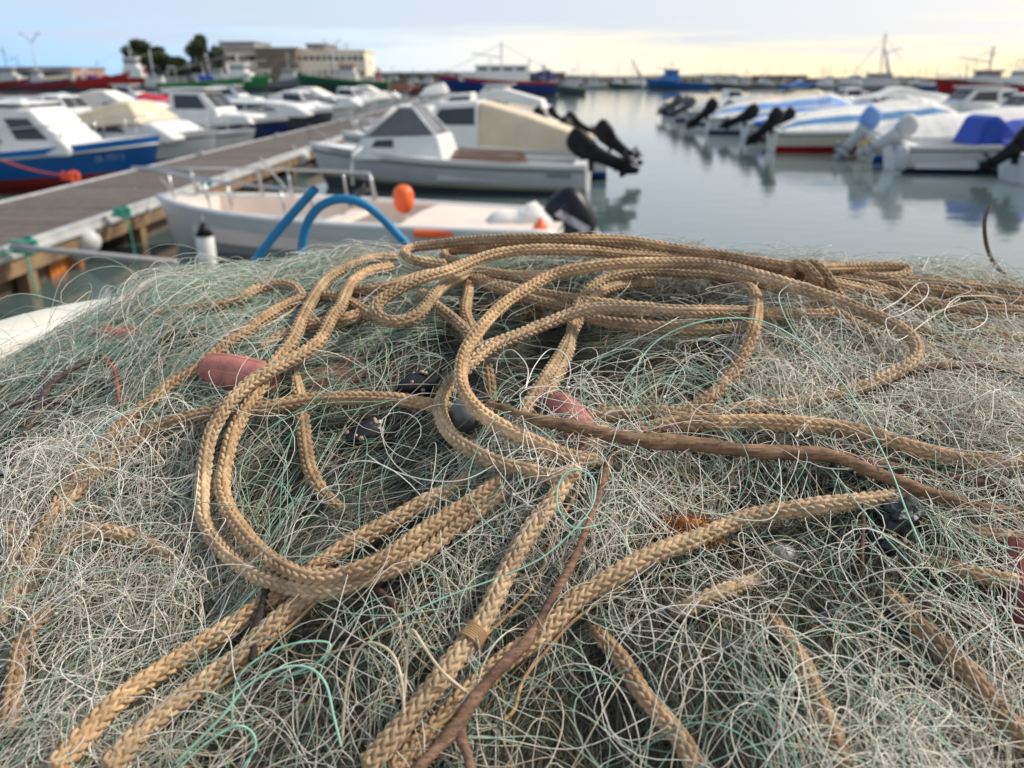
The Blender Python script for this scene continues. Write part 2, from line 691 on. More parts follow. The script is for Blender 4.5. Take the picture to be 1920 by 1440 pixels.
def house(root, prof, wb, wt, m, windows=(), name='cabin', front=None, bevel=0.03, back=None):
    b = MB()
    b.prism(prof, wb, wt)
    c = b.build(name, m, root, bevel=bevel)
    zs = [p[1] for p in prof]
    z0, z1 = min(zs), max(zs)

    def w(z):
        return wb + (wt - wb) * (z - z0) / (z1 - z0)
    for poly in windows:
        for si in (1, -1):
            g = MB()
            n = len(poly)
            o1 = [(x, si * (w(z) + 0.012), z) for x, z in poly]
            o2 = [(x, si * (w(z) - 0.03), z) for x, z in poly]
            fs = [tuple(range(n))] + [(i, (i + 1) % n, n + (i + 1) % n, n + i) for i in range(n)]
            g.add(o1 + o2, fs)
            g.build('window', DKGLASS, c)
    for fr in ([front] if front else []) + ([back] if back else []):
        (xa, za), (xb, zb), a0, a1 = fr                      # lower and upper profile points, inset fractions
        pa, pb = Vector((xa, 0, za)), Vector((xb, 0, zb))
        dn = Vector((-(zb - za), 0, xb - xa)).normalized()
        if dn.x < 0 and fr is front or dn.x > 0 and fr is back:
            dn = -dn
        for k in range(2):
            l, u = pa.lerp(pb, a0), pa.lerp(pb, a1)
            wl_, wu = w(l.z) * 0.92, w(u.z) * 0.92
            y0, y1 = ((-1, -0.04) if k == 0 else (0.04, 1))
            g = MB()
            o1 = [l + dn * .012 + Vector((0, y0 * wl_, 0)), l + dn * .012 + Vector((0, y1 * wl_, 0)), u + dn * .012 + Vector((0, y1 * wu, 0)),
                  u + dn * .012 + Vector((0, y0 * wu, 0))]
            o2 = [p - dn * .04 for p in o1]
            g.add(o1 + o2, [(0, 1, 2, 3), (0, 1, 5, 4), (1, 2, 6, 5), (2, 3, 7, 6), (3, 0, 4, 7)])
            g.build('window', DKGLASS, c)
    return c


def superring(cx, cz, y, rx, rz, n=14, e=2.8, axis='y'):
    out = []
    for k in range(n):
        a = 2 * math.pi * k / n
        c, s = math.cos(a), math.sin(a)
        out.append(Vector((cx + rx * math.copysign(abs(c) ** (2 / e), c), y, cz + rz * math.copysign(abs(s) ** (2 / e), s))))
    return out


def outboard(root, x, z, y=0.0, tilt=60, s=1.0, cowl=BLACKP, leg=BLACKP, cover=None, prop=GREYP, band=None, letters=None):
    """engine hung on the transom; tilt lifts its leg aft"""
    rot = Matrix.Rotation(R(tilt), 4, 'Y')
    M = Matrix.Translation((x, y, z)) @ rot @ Matrix.Scale(s, 4)

    def fin(o):
        o.data.transform(M)
        return o
    c = MB()
    rings = []
    for zz, rx, ry, cx in ((0.10, .17, .12, -.12), (0.16, .22, .155, -.13), (0.30, .245, .17, -.15), (0.45, .235, .165, -.17), (0.56, .19, .14, -.19),
                           (0.61, .12, .08, -.20), (0.62, .02, .02, -.2)):
        rg = superring(cx, 0, 0, rx, ry, 18, 3.0)
        rings.append([Vector((p.x, p.z, zz)) for p in rg])
    c.loft(rings)
    oc = fin(c.build('cowl', cover or cowl, root, smooth=True))
    l = MB()
    rings = []
    for zz, rx, ry, cx in ((0.14, .20, .13, -.12), (-.02, .17, .11, -.13), (-.22, .14, .085, -.15), (-.42, .13, .06, -.17), (-.58, .14, .05, -.19), (-.66, .15, .04, -.20)):
        rg = superring(cx, 0, 0, rx, ry, 12, 2.4)
        rings.append([Vector((p.x, p.z, zz)) for p in rg][::-1])
    l.loft(rings)
    l.box((-.24, 0, -.50), (.44, .24, .03))
    hub = [[Vector((xx, r * math.cos(2 * math.pi * k / 10), -.66 + r * math.sin(2 * math.pi * k / 10))) for k in range(10)]
           for xx, r in ((.02, .014), (-.04, .07), (-.25, .08), (-.37, .06))]
    l.loft(hub)
    l.add([(-.06, .012, -.70), (-.06, -.012, -.70), (-.28, -.012, -.70), (-.28, .012, -.70), (-.20, .012, -.92), (-.20, -.012, -.92), (-.32, -.012, -.9),
           (-.32, .012, -.9)], [(0, 1, 5, 4), (1, 2, 6, 5), (2, 3, 7, 6), (3, 0, 4, 7), (4, 5, 6, 7)])
    fin(l.build('engine_leg', leg, root, smooth=True))
    k = MB()
    k.box((.0, 0, -.05), (.10, .18, .34))
    k.box((.05, 0, .10), (.12, .24, .06))
    o = k.build('bracket', leg, root, bevel=.01)
    o.data.transform(Matrix.Translation((x, y, z)) @ Matrix.Scale(s, 4))
    p = MB()
    for b in range(3):
        a = 2 * math.pi * b / 3
        pts = []
        for rr, w_, tw in ((.04, .05, .05), (.10, .11, .03), (.15, .10, .02), (.175, .03, 0)):
            for sg in (-1, 1):
                aa = a + sg * w_ / 2 / max(rr, .05) * .5
                pts.append((-.38 + sg * tw, rr * math.cos(aa), -.66 + rr * math.sin(aa)))
        fs = [(i, i + 1, i + 3, i + 2) for i in (0, 2, 4)]
        p.add(pts, fs)
        p.add([(q_[0] - .012, q_[1], q_[2]) for q_ in pts], [f[::-1] for f in fs])
    p.sphere((-.39, 0, -.66), .05, 10, 6)
    fin(p.build('propeller', prop, root, smooth=True))
    if band:
        for si in (1, -1):
            g = MB()
            g.add([(-.30, si * .176, .16), (-.22, si * .176, .16), (-.10, si * .176, .47), (-.18, si * .176, .47)], [(0, 1, 2, 3)])
            fin(g.build('decal', band, oc))
    if letters:
        for si in (1, -1):
            mt = Matrix(((.36, -.93 * 1, 0, 0), (0, 0, -si, 0), (.93, .36, 0, 0), (0, 0, 0, 1)))
            if si < 0:
                mt = Matrix(((.36, -.93, 0, 0), (0, 0, -1, 0), (.93, .36, 0, 0), (0, 0, 0, 1)))
            else:
                mt = Matrix(((-.36, .93, 0, 0), (0, 0, 1, 0), (.93, .36, 0, 0), (0, 0, 0, 1)))
            mt = Matrix.Translation((-.19, si * .18, .31)) @ mt
            text_mesh('lettering', letters, .085, MATS['paint_dark_grey'], oc, M @ mt)
    return oc


def rails(root, hl, t0, h, name='bow_rail', n=4, tip=0.15, r=0.016, inset=.06):
    m = MB()
    T = np.linspace(t0, 1, 8)
    top = {}
    for si in (1, -1):
        pts = []
        for t in T:
            p = hl.pt(t, 1, si)
            p.y -= si * inset * (1 if abs(p.y) > inset else 0)
            p.z += h
            if t == 1:
                p.x += tip
            pts.append(p)
        foot = hl.pt(t0, 1, si)
        foot.y -= si * inset
        foot.x -= .1
        top[si] = pts
        m.tube([foot] + pts, r, 6)
    for si in (1, -1):
        for i in np.linspace(0, 6, n).astype(int):
            p = top[si][i]
            b = hl.pt(T[i], 1, si)
            m.tube([Vector((b.x - .05, b.y - si * inset * (1 if abs(b.y) > inset else 0), b.z)), p], r * .9, 6)
    return m.build(name, STEEL, root, smooth=True)


def hull_text(root, hl, body, size, m, t, k, side, read=1):
    p = hl.pt(t, k, side)
    a = hl.pt(t - .04, k, side)
    b = hl.pt(t + .04, k, side)
    u_ = hl.pt(t, min(1, k + .1), side) - hl.pt(t, k - .1, side)
    xd = (b - a).normalized() * (1 if side < 0 else -1)
    zd = xd.cross(u_.normalized()).normalized()
    yd = zd.cross(xd)
    mt = Matrix((xd, yd, zd)).transposed().to_4x4()
    mt.translation = p + zd * 0.03
    return text_mesh('lettering', body, size, m, root, mt)


def base_boat(name, label, cat, loc, rz, L, B, fs, fb, top, bottom, stripe=None, deck=WHITE, open_t=(.05, .58), strake=True, boot=None, group=None, lap=False,
              inner=None, sole=.12, full=2.2, rake=.45, tran=.86, steps=18):
    root = thing(name, label, cat, (loc[0], loc[1], 0), rz, group)
    hl = Hull(L, B, fs, fb, rake=rake, full=full, tran=tran)
    make_hull(root, hl, top, bottom, stripe, strake, boot=boot, lap=lap, steps=steps)
    make_deck(root, hl, deck, open_t, sole=sole, m_in=inner)
    return root, hl


def heading(bow, stern):
    d = Vector(bow) - Vector(stern)
    return math.atan2(d.y, d.x), (Vector(bow) + Vector(stern)) / 2, d.length
# ------------------------------------------------------------------ floating jetty
JX0, JX1, JZ = -8.0, -5.72, 0.60
jet = thing('floating_jetty', 'long grey planked floating jetty running away from the quay between two rows of moored boats', 'jetty', ((JX0 + JX1) / 2, 35, 0))
JW = (JX1 - JX0) / 2
dk = MB()
y = -32.0
while y < 45:
    g = random.uniform(.75, 1.15)
    b_ = random.uniform(.9, 1.08)
    dk.cd = (.125 * g, .103 * g * b_, .09 * g * b_)
    dk.box((random.uniform(-.006, .006), y, JZ - .02 + random.uniform(-.003, .003)), (2 * JW - .14, .148, .035))
    y += .157
dk.build('decking', attr_mat('weathered_planks', 0.8, nscale=7, nvar=.3, bump=.4, bscale=60), jet, dye=True)
for si in (-1, 1):
    e = MB()
    e.box((si * (JW - .035), 6.5, JZ - .055), (.085, 78, .15))
    e.box((si * (JW + .02), 6.5, JZ - .10), (.03, 78, .06))
    e.build('edge_profile', mat('worn_aluminium', (.52, .52, .52), .45, metal=.25, var=.15, scale=4), jet, bevel=.008)
    f = MB()
    f.box((si * (JW - .05), 6.5, JZ - .235), (.07, 78, .21))
    f.build('timber_waler', mat('stained_timber', (.20, .13, .07), .8, var=.45, scale=3, bump=.3, bscale=20), jet)
for k in range(16):
    f = MB()
    f.box((0, -31 + k * 5.0, .02), (2 * JW - .5, 3.2, .62))
    f.build('pontoon_float', mat('float_brown', (.10, .07, .05), .8, var=.4, scale=3), jet, bevel=.05)
for k in range(10):
    p = MB()
    yy = -28.6 + k * 3.1
    p.box((JW - .12, yy, .12), (.16, .2, .75))
    p.build('support_post', MATS['stained_timber'], jet, bevel=.01)
for k, yy in enumerate((-27.6, -24.4)):
    p = MB()
    for s_ in range(7):
        p.box((JW - .22 - .01 * (s_ % 2), yy + s_ * .12 - .4, .16), (.05, .108, .48))
    p.build('side_boarding', mat('orange_brown_boards', (.42, .13, .025), .6, var=.5, scale=6), jet)
for k, (yy, si) in enumerate(((-18, 1), (-12.5, 1), (-7, -1), (-1.5, 1), (-14, -1), (3, -1))):
    c = MB()
    c.box((si * (JW - .16), yy, JZ + .03), (.06, .10, .06))
    c.tube([(si * (JW - .16), yy - .16, JZ + .085), (si * (JW - .16), yy, JZ + .075), (si * (JW - .16), yy + .16, JZ + .085)], .022, 8)
    c.build('cleat', STEEL, jet, smooth=False)


def tangle(name, label, cat, c, r, m, n=9, tr=.012, sc=(1, 1, 1), tails=()):
    """one rope wound into a lump, with tails"""
    b = MB()
    c = Vector(c)
    pts = []
    for i in range(n * 10):
        a = i * .63
        ax = Vector((math.sin(i * .17), math.cos(i * .11), math.sin(i * .07 + 1))).normalized()
        v = Vector((math.cos(a), math.sin(a), .35 * math.sin(a * 2.3)))
        v = v - ax * v.dot(ax) * .8
        v = v.normalized() * r * (.65 + .35 * math.sin(i * .37))
        pts.append(Vector((v.x * sc[0], v.y * sc[1], v.z * sc[2])))
    b.tube(pts, tr, 6)
    for t in tails:
        t = [Vector(p) - c for p in t]
        b.tube([Vector(p) for p in catmull(np.array([list(p) for p in t]), 12)], tr, 6)
    o = b.build(name, m, None, smooth=True)
    o.location = c
    return tag(o, label, cat)


TEALR = mat('green_net_rope', (.05, .27, .20), .9, var=.35, scale=40)
ORR = mat('orange_rope', (.70, .10, .045), .85, var=.2, scale=30)
GRR = mat('grey_rope', (.42, .41, .38), .9, var=.15, scale=20)
c = gp(45, 462, JZ + .04)
tangle('rope_tangle', 'green rope wound round the jetty edge nearest the tub of nets, its tail hanging down', 'rope', c, .15, TEALR, 12, .014,
       tails=[[c, c + Vector((.10, -.15, -.2)), c + Vector((.14, -.2, -.55))], [c, c + Vector((-.1, -.3, -.05)), c + Vector((-.3, -.7, -.25))]])
c = gp(228, 398, JZ + .05)
tangle('rope_tangle', 'green rope wound round the jetty edge by the bow of the open skiff', 'rope', c, .13, TEALR, 10, .013,
       tails=[[c, c + Vector((.12, -.1, -.2)), c + Vector((.14, -.12, -.6))]])
c = gp(388, 342, JZ + .05)
tangle('rope_tangle', 'small teal rope knot on the jetty edge behind the skiff rail', 'rope', c, .11, TEALR, 8, .012)
c = gp(132, 331, JZ + .05)
c2 = pd(0, 300, c.y + .6)
tangle('rope_tangle', 'orange rope heaped on the jetty edge in front of the blue hull', 'rope', c, .16, ORR, 12, .016, sc=(1.1, 1, 1),
       tails=[[c, c + Vector((.3, -.4, -.09)), c + Vector((.55, -.2, -.09))], [c, (c + c2) / 2 + Vector((0, 0, -.05)), c2]])


def fender(label, top, L, r, m, hang=.3, tilt=(0, 0), capm=None, line=GRR, cap_top=True):
    o = thing('fender', label, 'fender', top)
    b = MB()
    rot = Euler((tilt[0], tilt[1], 0)).to_matrix()
    rings = []
    for z_, rr in ((-hang, .25), (-hang - .04, .7), (-hang - .12, 1), (-hang - L + .12, 1), (-hang - L + .03, .75), (-hang - L, .2)):
        rings.append([rot @ Vector((r * rr * math.cos(a * math.pi / 7), r * rr * math.sin(a * math.pi / 7), z_)) for a in range(14)])
    b.loft(rings)
    b.build('body', m, o, smooth=True)
    if capm:
        k = MB()
        zz = ((-hang + .07, .2), (-hang + .0, .55), (-hang - .09, 1.03)) if cap_top else ((-hang - L + .2, 1.03), (-hang - L + .03, .8), (-hang - L - .02, .3))
        k.loft([[rot @ Vector((r * rr * math.cos(a * math.pi / 7), r * rr * math.sin(a * math.pi / 7), z_)) for a in range(14)] for z_, rr in zz])
        k.build('end_cap', capm, o, smooth=True)
    l_ = MB()
    l_.tube([(0, 0, 0), rot @ Vector((0, 0, -hang - .02))], .01, 6)
    l_.build('lanyard', line, o)
    return o


fender('white and navy fender lying against the jetty edge ahead of the white boat bow', gp(580, 285, .55), .55, .15, WHITE, .05, tilt=(.2, 1.0), capm=NAVY, cap_top=False)
fender('short beige fender on the jetty side behind the skiff rail', gp(440, 330, .5), .38, .15, CREAM, .03, tilt=(0, 1.2))
fender('pale stained fender under the jetty side beside the green rope', gp(190, 430, .52), .5, .16, GREYW, .1, tilt=(0, .9))
fender('dark fender hung under the jetty edge left of the white fender', gp(475, 318, .52), .42, .13, DKGREY, .05, tilt=(0, .6))

# grey bar stretched from the jetty towards the skiff
b = MB()
p0, p1 = pd(70, 467, 8.7), pd(330, 492, 8.3)
b.tube([p0 + Vector((-.3, .05, .02)), p0, p1], .035, 8)
tag(b.build('mooring_bar', mat('grey_bar', (.33, .32, .33), .6), smooth=True), 'grey mooring bar reaching out from the jetty edge low over the water', 'bar')

# ------------------------------------------------------------------ near open skiff
bow, stern = gp(250, 398, .62), Vector((.75, 11.2, .6))
bow.z = 0
stern.z = 0
rz, ctr, L = heading(Vector((-5.35, 12.35, 0)), Vector((.75, 11.05, 0)))
skiff, hl = base_boat('open_skiff', 'pinkish white open skiff with steel bow rail and big dark outboard nearest the tub', 'boat', ctr, rz, L, 2.25, .58, .74, WHITE,
                      WHITE, WHITE, PINKW, (.34, .86), strake=False, inner=PINKW, sole=.22, full=3.0, rake=.3)
rails(skiff, hl, .52, .42, n=5, tip=.35, r=.02)
g = MB()
for si in (1, -1):
    g.tube([hl.pt(t, 1, si) + Vector((0, -.03 * si, .0)) for t in np.linspace(0, 1, 20)], .045, 8)
g.build('gunwale', WHITE, skiff, smooth=True)
g = MB()
g.box((.2, 0, .48), (.35, 1.75, .06))
g.build('thwart', PINKW, skiff, bevel=.02)
outboard(skiff, -L / 2 - .18, .10, 0, 40, 1.42, cowl=mat('near_cowl', (.008, .009, .016), .4, spec=.3), leg=GREYP, band=mat('decal_pale', (.55, .52, .55), .4), letters='MERCURY')
g = MB()
g.tube([(.30, -.62, .62), (.12, -.60, .80), (-.02, -.58, 1.0), (.22, -.6, 1.06)], [.05, .06, .045, .02], 8)
g.tube([(.2, -.75, .78), (-.06, -.48, .86)], .03, 8)
g.build('windlass', DKGREY, skiff, smooth=True)
# things carried on the skiff
c = pd(757, 384, 11.9)
fl = thing('danbuoy', 'white pole topped with an orange cylindrical buoy standing on the skiff', 'marker buoy', (c.x, c.y, c.z - .55))
g = MB()
g.tube([(.12, -.05, -.05), (0, 0, .5), (-.02, 0, .75)], .03, 8)
g.build('pole', WHITE, fl, smooth=True)
g = MB()
g.loft([[Vector((r_ * math.cos(a * math.pi / 8), r_ * math.sin(a * math.pi / 8), z_)) for a in range(16)] for z_, r_ in
        ((.42, .03), (.44, .08), (.49, .125), (.56, .15), (.66, .155), (.74, .145), (.80, .11), (.83, .05))])
o = g.build('float', ORANGE, fl, smooth=True)
c = pd(812, 438, 10.35)
g = MB()
g.box((0, 0, 0), (.50, .14, .10))
o = g.build('tray', ORANGE, bevel=.03)
o.location = c
tag(o, 'flat orange plastic slab lying on the skiff stern deck', 'slab')
g = MB()
g.sphere((0, 0, 0), .095, 14, 10, (1, 1, 1.1))
g.tube([(0, 0, .08), (0, 0, .14)], .03, 8)
o = g.build('ball_buoy', ORANGE, smooth=True)
o.location = pd(1013, 430, 10.35)
tag(o, 'small orange ball buoy beside the dark outboard of the skiff', 'buoy')
g = MB()
rr = random.Random(3)
rings = []
for i in range(9):
    x = -.45 + i * .11
    hgt = (.16 + .05 * math.sin(i * 1.3 + .4) + .018 * i) * min(1, .4 + .3 * min(i, 8 - i))
    rings.append([Vector((x, .28 * math.cos(a * math.pi / 6) + rr.uniform(-.02, .02), hgt * max(0, math.sin(a * math.pi / 6)) + rr.uniform(-.015, .015)))
                  for a in range(12)])
g.loft(rings)
o = g.build('folded_canvas', WHITEC, smooth=True)
o.location = pd(975, 420, 10.9)
tag(o, 'crumpled white canvas folded on the skiff stern next to the outboard', 'canvas')
fender('white cylinder fender with black cone end hanging from the skiff side towards the nets', pd(378, 402, 9.6), .62, .105, WHITE, .16, capm=BLACKP)

# ------------------------------------------------------------------ white motorboat in the middle
rz, ctr, L = heading(Vector((-4.75, 19.6, 0)), Vector((1.72, 18.55, 0)))
mid, hl = base_boat('motorboat', 'white lapstrake motorboat with a small porthole cabin and folded black outboard, bow to the jetty', 'boat', ctr, rz, L, 2.15, .68, 1.02, GREYW,  # white hull; grey topsides carry the shade of the laps
                    DKGREY, WHITE, WHITE, (.06, .48), boot=YGREEN, lap=True, inner=GREYW, sole=.3)  # dark grey bottom stands in for reflection and shade at the waterline
house(mid, [(2.0, .86), (1.72, 1.18), (.0, 1.24), (-.15, .7), (1.9, .7)], .82, .68, WHITE, [[(1.52, .98), (1.42, 1.13), (1.02, 1.15), (1.0, .98)]], bevel=.05)
g = MB()
g.prism([(1.66, 1.19), (.98, 1.78), (.62, 1.80), (.12, 1.25)], .64, .5)
g.build('windscreen', mat('smoked_screen', (.12, .12, .13), .12, var=.1), mid)
g = MB()
for si in (1, -1):
    g.tube([(1.70, .67 * si, 1.19), (.96, .52 * si, 1.82)], .055, 8)
    g.tube([(.96, .52 * si, 1.82), (.60, .52 * si, 1.83), (.08, .66 * si, 1.25)], .022, 8)
g.tube([(.96, -.52, 1.82), (.96, .52, 1.82)], .035, 8)
g.build('screen_frame', WHITE, mid, smooth=True)
g = MB()
for k in range(3):
    g.box((-1.15, .80, .74 + k * .085), (1.75 - .1 * k, .05, .075))
g.build('side_board', mat('pinkish_wood', (.30, .17, .12), .7, var=.2), mid, bevel=.01)
g = MB()
g.box((-1.1, 0, .55), (.4, 1.6, .06))
g.build('thwart', WHITE, mid, bevel=.02)
outboard(mid, -L / 2 - .05, .72, 0, 62, 1.15)
hull_text(mid, hl, '7a BA-2-94', .14, DKGREY, .86, .93, 1)
hull_text(mid, hl, 'YAMAXI', .15, DKGREY, .09, .72, 1)
rp = MB()
a_ = pd(660, 292, 17.6)
rp.tube([a_ + Vector((.08, .9, .12)), a_, a_ + Vector((-.03, 0, -.25)), a_ + Vector((-.04, .05, -.62))], .03, 6)
tag(rp.build('mooring_line', mat('white_line', (.62, .62, .62), .8), smooth=True), 'thick white line hanging over the bow side of the white lapstrake motorboat', 'rope')


def line(label, a, b, sag, r=.012, m=GRR, name='mooring_line'):
    a, b = Vector(a), Vector(b)
    pts = [a.lerp(b, t) + Vector((0, 0, -sag * 4 * t * (1 - t))) for t in np.linspace(0, 1, 14)]
    g_ = MB()
    g_.tube(pts, r, 6)
    return tag(g_.build(name, m, None, smooth=True), label, 'rope')


line('thin mooring line from the jetty to the skiff rail, left one', gp(253, 352, JZ), pd(290, 405, 11.9), .03)
line('thin mooring line crossing the skiff bow rail diagonally', pd(300, 332, 13.2), pd(340, 375, 12.2), .03)
line('pale mooring line from the jetty down to the skiff bow', pd(414, 328, 13.6), pd(442, 368, 12.6), .02)
line('mooring line from the jetty fender to the skiff, rightmost of the slanting lines', pd(488, 296, 15), pd(546, 364, 13), .02, .02)
line('mooring line from the jetty to the bow of the white lapstrake boat', gp(578, 233, JZ), pd(622, 262, 19.2), .03)


# ------------------------------------------------------------------ other small boats
def boat_cover(root, hl, m, t0, t1, h0, h1, name='boat_cover', m2=None, drop=.12):
    g = MB()
    rings = []
    T = np.linspace(t0, t1, 12)
    for i, t in enumerate(T):
        p = hl.pt(t, 1, 1)
        yb = abs(p.y) + .04
        hh = h0 + (h1 - h0) * i / 11 + .03 * math.sin(i * 2.1)
        hh *= min(1, .25 + i * .5) * min(1, .25 + (11 - i) * .4)
        r_ = []
        for f in (-1, -1, -.72, -.4, -.12, .12, .4, .72, 1, 1):
            r_.append(Vector((p.x, f * yb, p.z + .02 + hh * (1 - abs(f) ** 1.6))))
        r_[0].z -= drop
        r_[-1].z -= drop
        rings.append(r_)
    n = 10
    vs = [q for r_ in rings for q in r_]
    for i in range(11):
        for k in range(n - 1):
            a = i * n + k
            g.add([vs[a], vs[a + 1], vs[a + n + 1], vs[a + n]], [(0, 1, 2, 3)], 1 if (m2 and k in (2, 6)) else 0)
    for rg in (rings[0], rings[-1]):
        g.add(rg, [tuple(range(n))])
    o = g.build(name, [m, m2 or m], root, smooth=True)
    return o


RR = 'boats moored on the right with raised outboards towards the channel'


def small_boat(label, bow, stern, B=2.2, fs=.62, fb=1.0, top=WHITE, bottom=NAVY, stripe=None, deck=WHITE, kind='cuddy', cover=WHITEC, cover2=None, motor=None, group=None,
               strake=True, rail=True, name='motorboat', boot=None, house_m=WHITE, hs=1.0, hoodf=False):
    if group == RR and stern[1] > 24:
        stern = (stern[0] + random.uniform(-.7, .9), stern[1] + random.uniform(-.45, .45))
        bow = (bow[0], bow[1] + random.uniform(-.3, .3))
    rz, ctr, L = heading(Vector((*bow, 0)), Vector((*stern, 0)))
    ot = {'cuddy': (.06, .46), 'open': (.06, .7), 'pilot': (.06, .36), 'cover': None, 'tent': None, 'cruiser': (.05, .3)}[kind]
    root, hl = base_boat(name, label, 'boat', ctr, rz, L, B, fs, fb, top, bottom, stripe, deck, ot, strake, boot, group, steps=12)
    h = hl.zg(.55)
    w_ = hl.hb(.6)
    if kind in ('cuddy', 'tent'):
        house(root, [(.30 * L, h - .1), (.27 * L, h + .16), (.16 * L, h + .34 * hs), (.10 * L, h + .88 * hs), (-.04 * L, h + .93 * hs), (-.05 * L, h - .1)], w_ * .84, w_ * .66,
              house_m, [[(.125 * L, h + .42 * hs), (.095 * L, h + .76 * hs), (-.03 * L, h + .8 * hs), (-.03 * L, h + .42 * hs)],
                        [(.22 * L, h + .02), (.19 * L, h + .18), (.12 * L, h + .2), (.12 * L, h + .02)]],
              front=((.16 * L, h + .34 * hs), (.10 * L, h + .88 * hs), .1, .88))
    if kind == 'tent':
        g = MB()
        g.prism([(-.045 * L, h - .1), (-.045 * L, h + .92 * hs), (-.22 * L, h + .62 * hs), (-.44 * L, h + .16), (-.44 * L, h - .1)], w_ * .95, w_ * .62)
        g.build('cockpit_canvas', cover, root, bevel=.06)
    if kind == 'pilot':
        house(root, [(.34 * L, h), (.30 * L, h + .28), (.14 * L, h + .36), (.14 * L, h)], w_ * .8, w_ * .72, house_m, bevel=.06)
        house(root, [(.15 * L, h - .1), (.13 * L, h + .5), (.05 * L, h + 1.05 * hs), (-.14 * L, h + 1.12 * hs), (-.14 * L, h - .1)], w_ * .8, w_ * .66, house_m,
              [[(.08 * L, h + .5), (.03 * L, h + .92 * hs), (-.11 * L, h + .94 * hs), (-.11 * L, h + .5)]], name='pilothouse', front=((.13 * L, h + .5), (.05 * L, h + 1.05 * hs), .08, .85))
        g = MB()
        g.box((-.05 * L, 0, h + 1.13 * hs), (.27 * L, w_ * 1.5, .05))
        g.build('roof', house_m, root, bevel=.02)
    if kind == 'cruiser':
        house(root, [(.40 * L, h + .04), (.30 * L, h + .40), (.14 * L, h + .54), (-.16 * L, h + .6), (-.16 * L, h - .1), (.38 * L, h - .1)], w_ * .86, w_ * .7, house_m,
              [[(.20 * L, h + .16), (.13 * L, h + .42), (.0 * L, h + .44), (.0 * L, h + .16)], [(-.01 * L, h + .16), (-.01 * L, h + .44), (-.13 * L, h + .44), (-.13 * L, h + .16)]],
              bevel=.07)
        if cover:
            g = MB()
            g.prism([(.10 * L, h + .46), (-.06 * L, h + 1.0 * hs), (-.16 * L, h + 1.02 * hs), (-.44 * L, h + .5), (-.46 * L, h + .1), (-.16 * L, h + .4)], w_ * .95, w_ * .55)
            if hoodf:
                g = MB()
                g.prism([(.27 * L, h + .38), (.19 * L, h + .98 * hs), (.13 * L, h + 1.0 * hs), (-.05 * L, h + .56), (-.06 * L, h + .3), (.1 * L, h + .3)], w_ * .9, w_ * .5)
            g.build('canvas_hood', cover, root, bevel=.05)
    if kind == 'open':
        g = MB()
        for x in (.12, -.1):
            g.box((x * L, 0, hl.zg(.5) - .16), (.28, w_ * 1.75, .05))
        g.build('thwart', deck, root, bevel=.01)
        g = MB()
        g.box((-.02 * L, 0, h + .1), (.4, .55, .7))
        g.build('console', house_m, root, bevel=.06)
    if kind == 'cover':
        boat_cover(root, hl, cover, .03, .93, .38 * hs, .62 * hs, m2=cover2)
    if rail:
        rails(root, hl, .62, .34, n=3)
    if motor:
        outboard(root, -L / 2 - .03, fs + .06, random.uniform(-.15, .15), motor[0] + random.uniform(-16, 8), motor[2] * random.uniform(.68, .86), cowl=motor[1], leg=motor[3] if len(motor) > 3 else motor[1],
                 cover=motor[4] if len(motor) > 4 else None, prop=motor[5] if len(motor) > 5 else GREYP)
    return root, hl, L


BLK = (60, BLACKP, 1.15)
RG = 'boats moored along the right side of the jetty'
small_boat('white cabin boat with long beige cockpit canvas and raised black outboard, behind the lapstrake boat', (-4.6, 22.6), (2.5, 21.7), 2.5, .72, 1.1, WHITE, NAVY, None,
           WHITE, 'tent', BEIGEC, motor=(58, BLACKP, 1.25), group=RG, boot=BLUEH, hs=1.12)
small_boat('white boat with grey cowled outboard showing behind the beige canvas', (-4.6, 25.4), (1.6, 24.7), 2.2, .62, 1.0, WHITE, NAVY, NAVY, WHITE, 'cuddy', motor=(55, BLACKP, 1.3, GREYP), group=RG,
           hs=.8)
small_boat('low white covered boat third behind the lapstrake boat on the channel side', (-4.7, 28.4), (1.9, 27.6), 2.2, .65, 1.0, WHITE, NAVY, WHITE, WHITE, 'cover', WHITEC, motor=BLK, group=RG,
           rail=False)
small_boat('white boat with teal topsides at its stern at the end of the outboards', (-4.7, 31.6), (2.3, 30.8), 2.3, .7, 1.05, WHITE, paint('teal', (.02, .28, .26)), paint('teal', (.02, .28, .26)),
           WHITE, 'cover', WHITEC, motor=(50, BLACKP, 1.2), group=RG, rail=False)
small_boat('white cuddy boat with pale blue screen poking above the beige canvas', (-4.8, 35.2), (1.2, 34.5), 2.3, .7, 1.1, WHITE, NAVY, None, WHITE, 'cuddy', motor=BLK, group=RG, hs=1.15)
small_boat('grey hulled boat with white cover among the far outboards', (-4.8, 39.2), (1.9, 38.4), 2.3, .7, 1.1, GREYH, NAVY, WHITE, WHITE, 'cover', GREYW, motor=BLK, group=RG, rail=False)
small_boat('white sport cruiser with low hood, far along the channel side of the jetty', (-4.8, 44), (2.0, 43), 2.5, .8, 1.2, WHITE, NAVY, None, WHITE, 'cruiser', WHITEC, group=RG)
small_boat('beige covered boat farthest along the channel side of the jetty', (-4.8, 50), (2.2, 49), 2.5, .8, 1.2, WHITE, NAVY, None, WHITE, 'cover', BEIGEC, group=RG, rail=False)
small_boat('white pilothouse boat at the outer end of the jetty, channel side', (-4.9, 57), (2.5, 56), 2.6, .8, 1.25, WHITE, BLUEH, None, WHITE, 'pilot', group=RG)

LG = 'boats moored along the left side of the jetty'
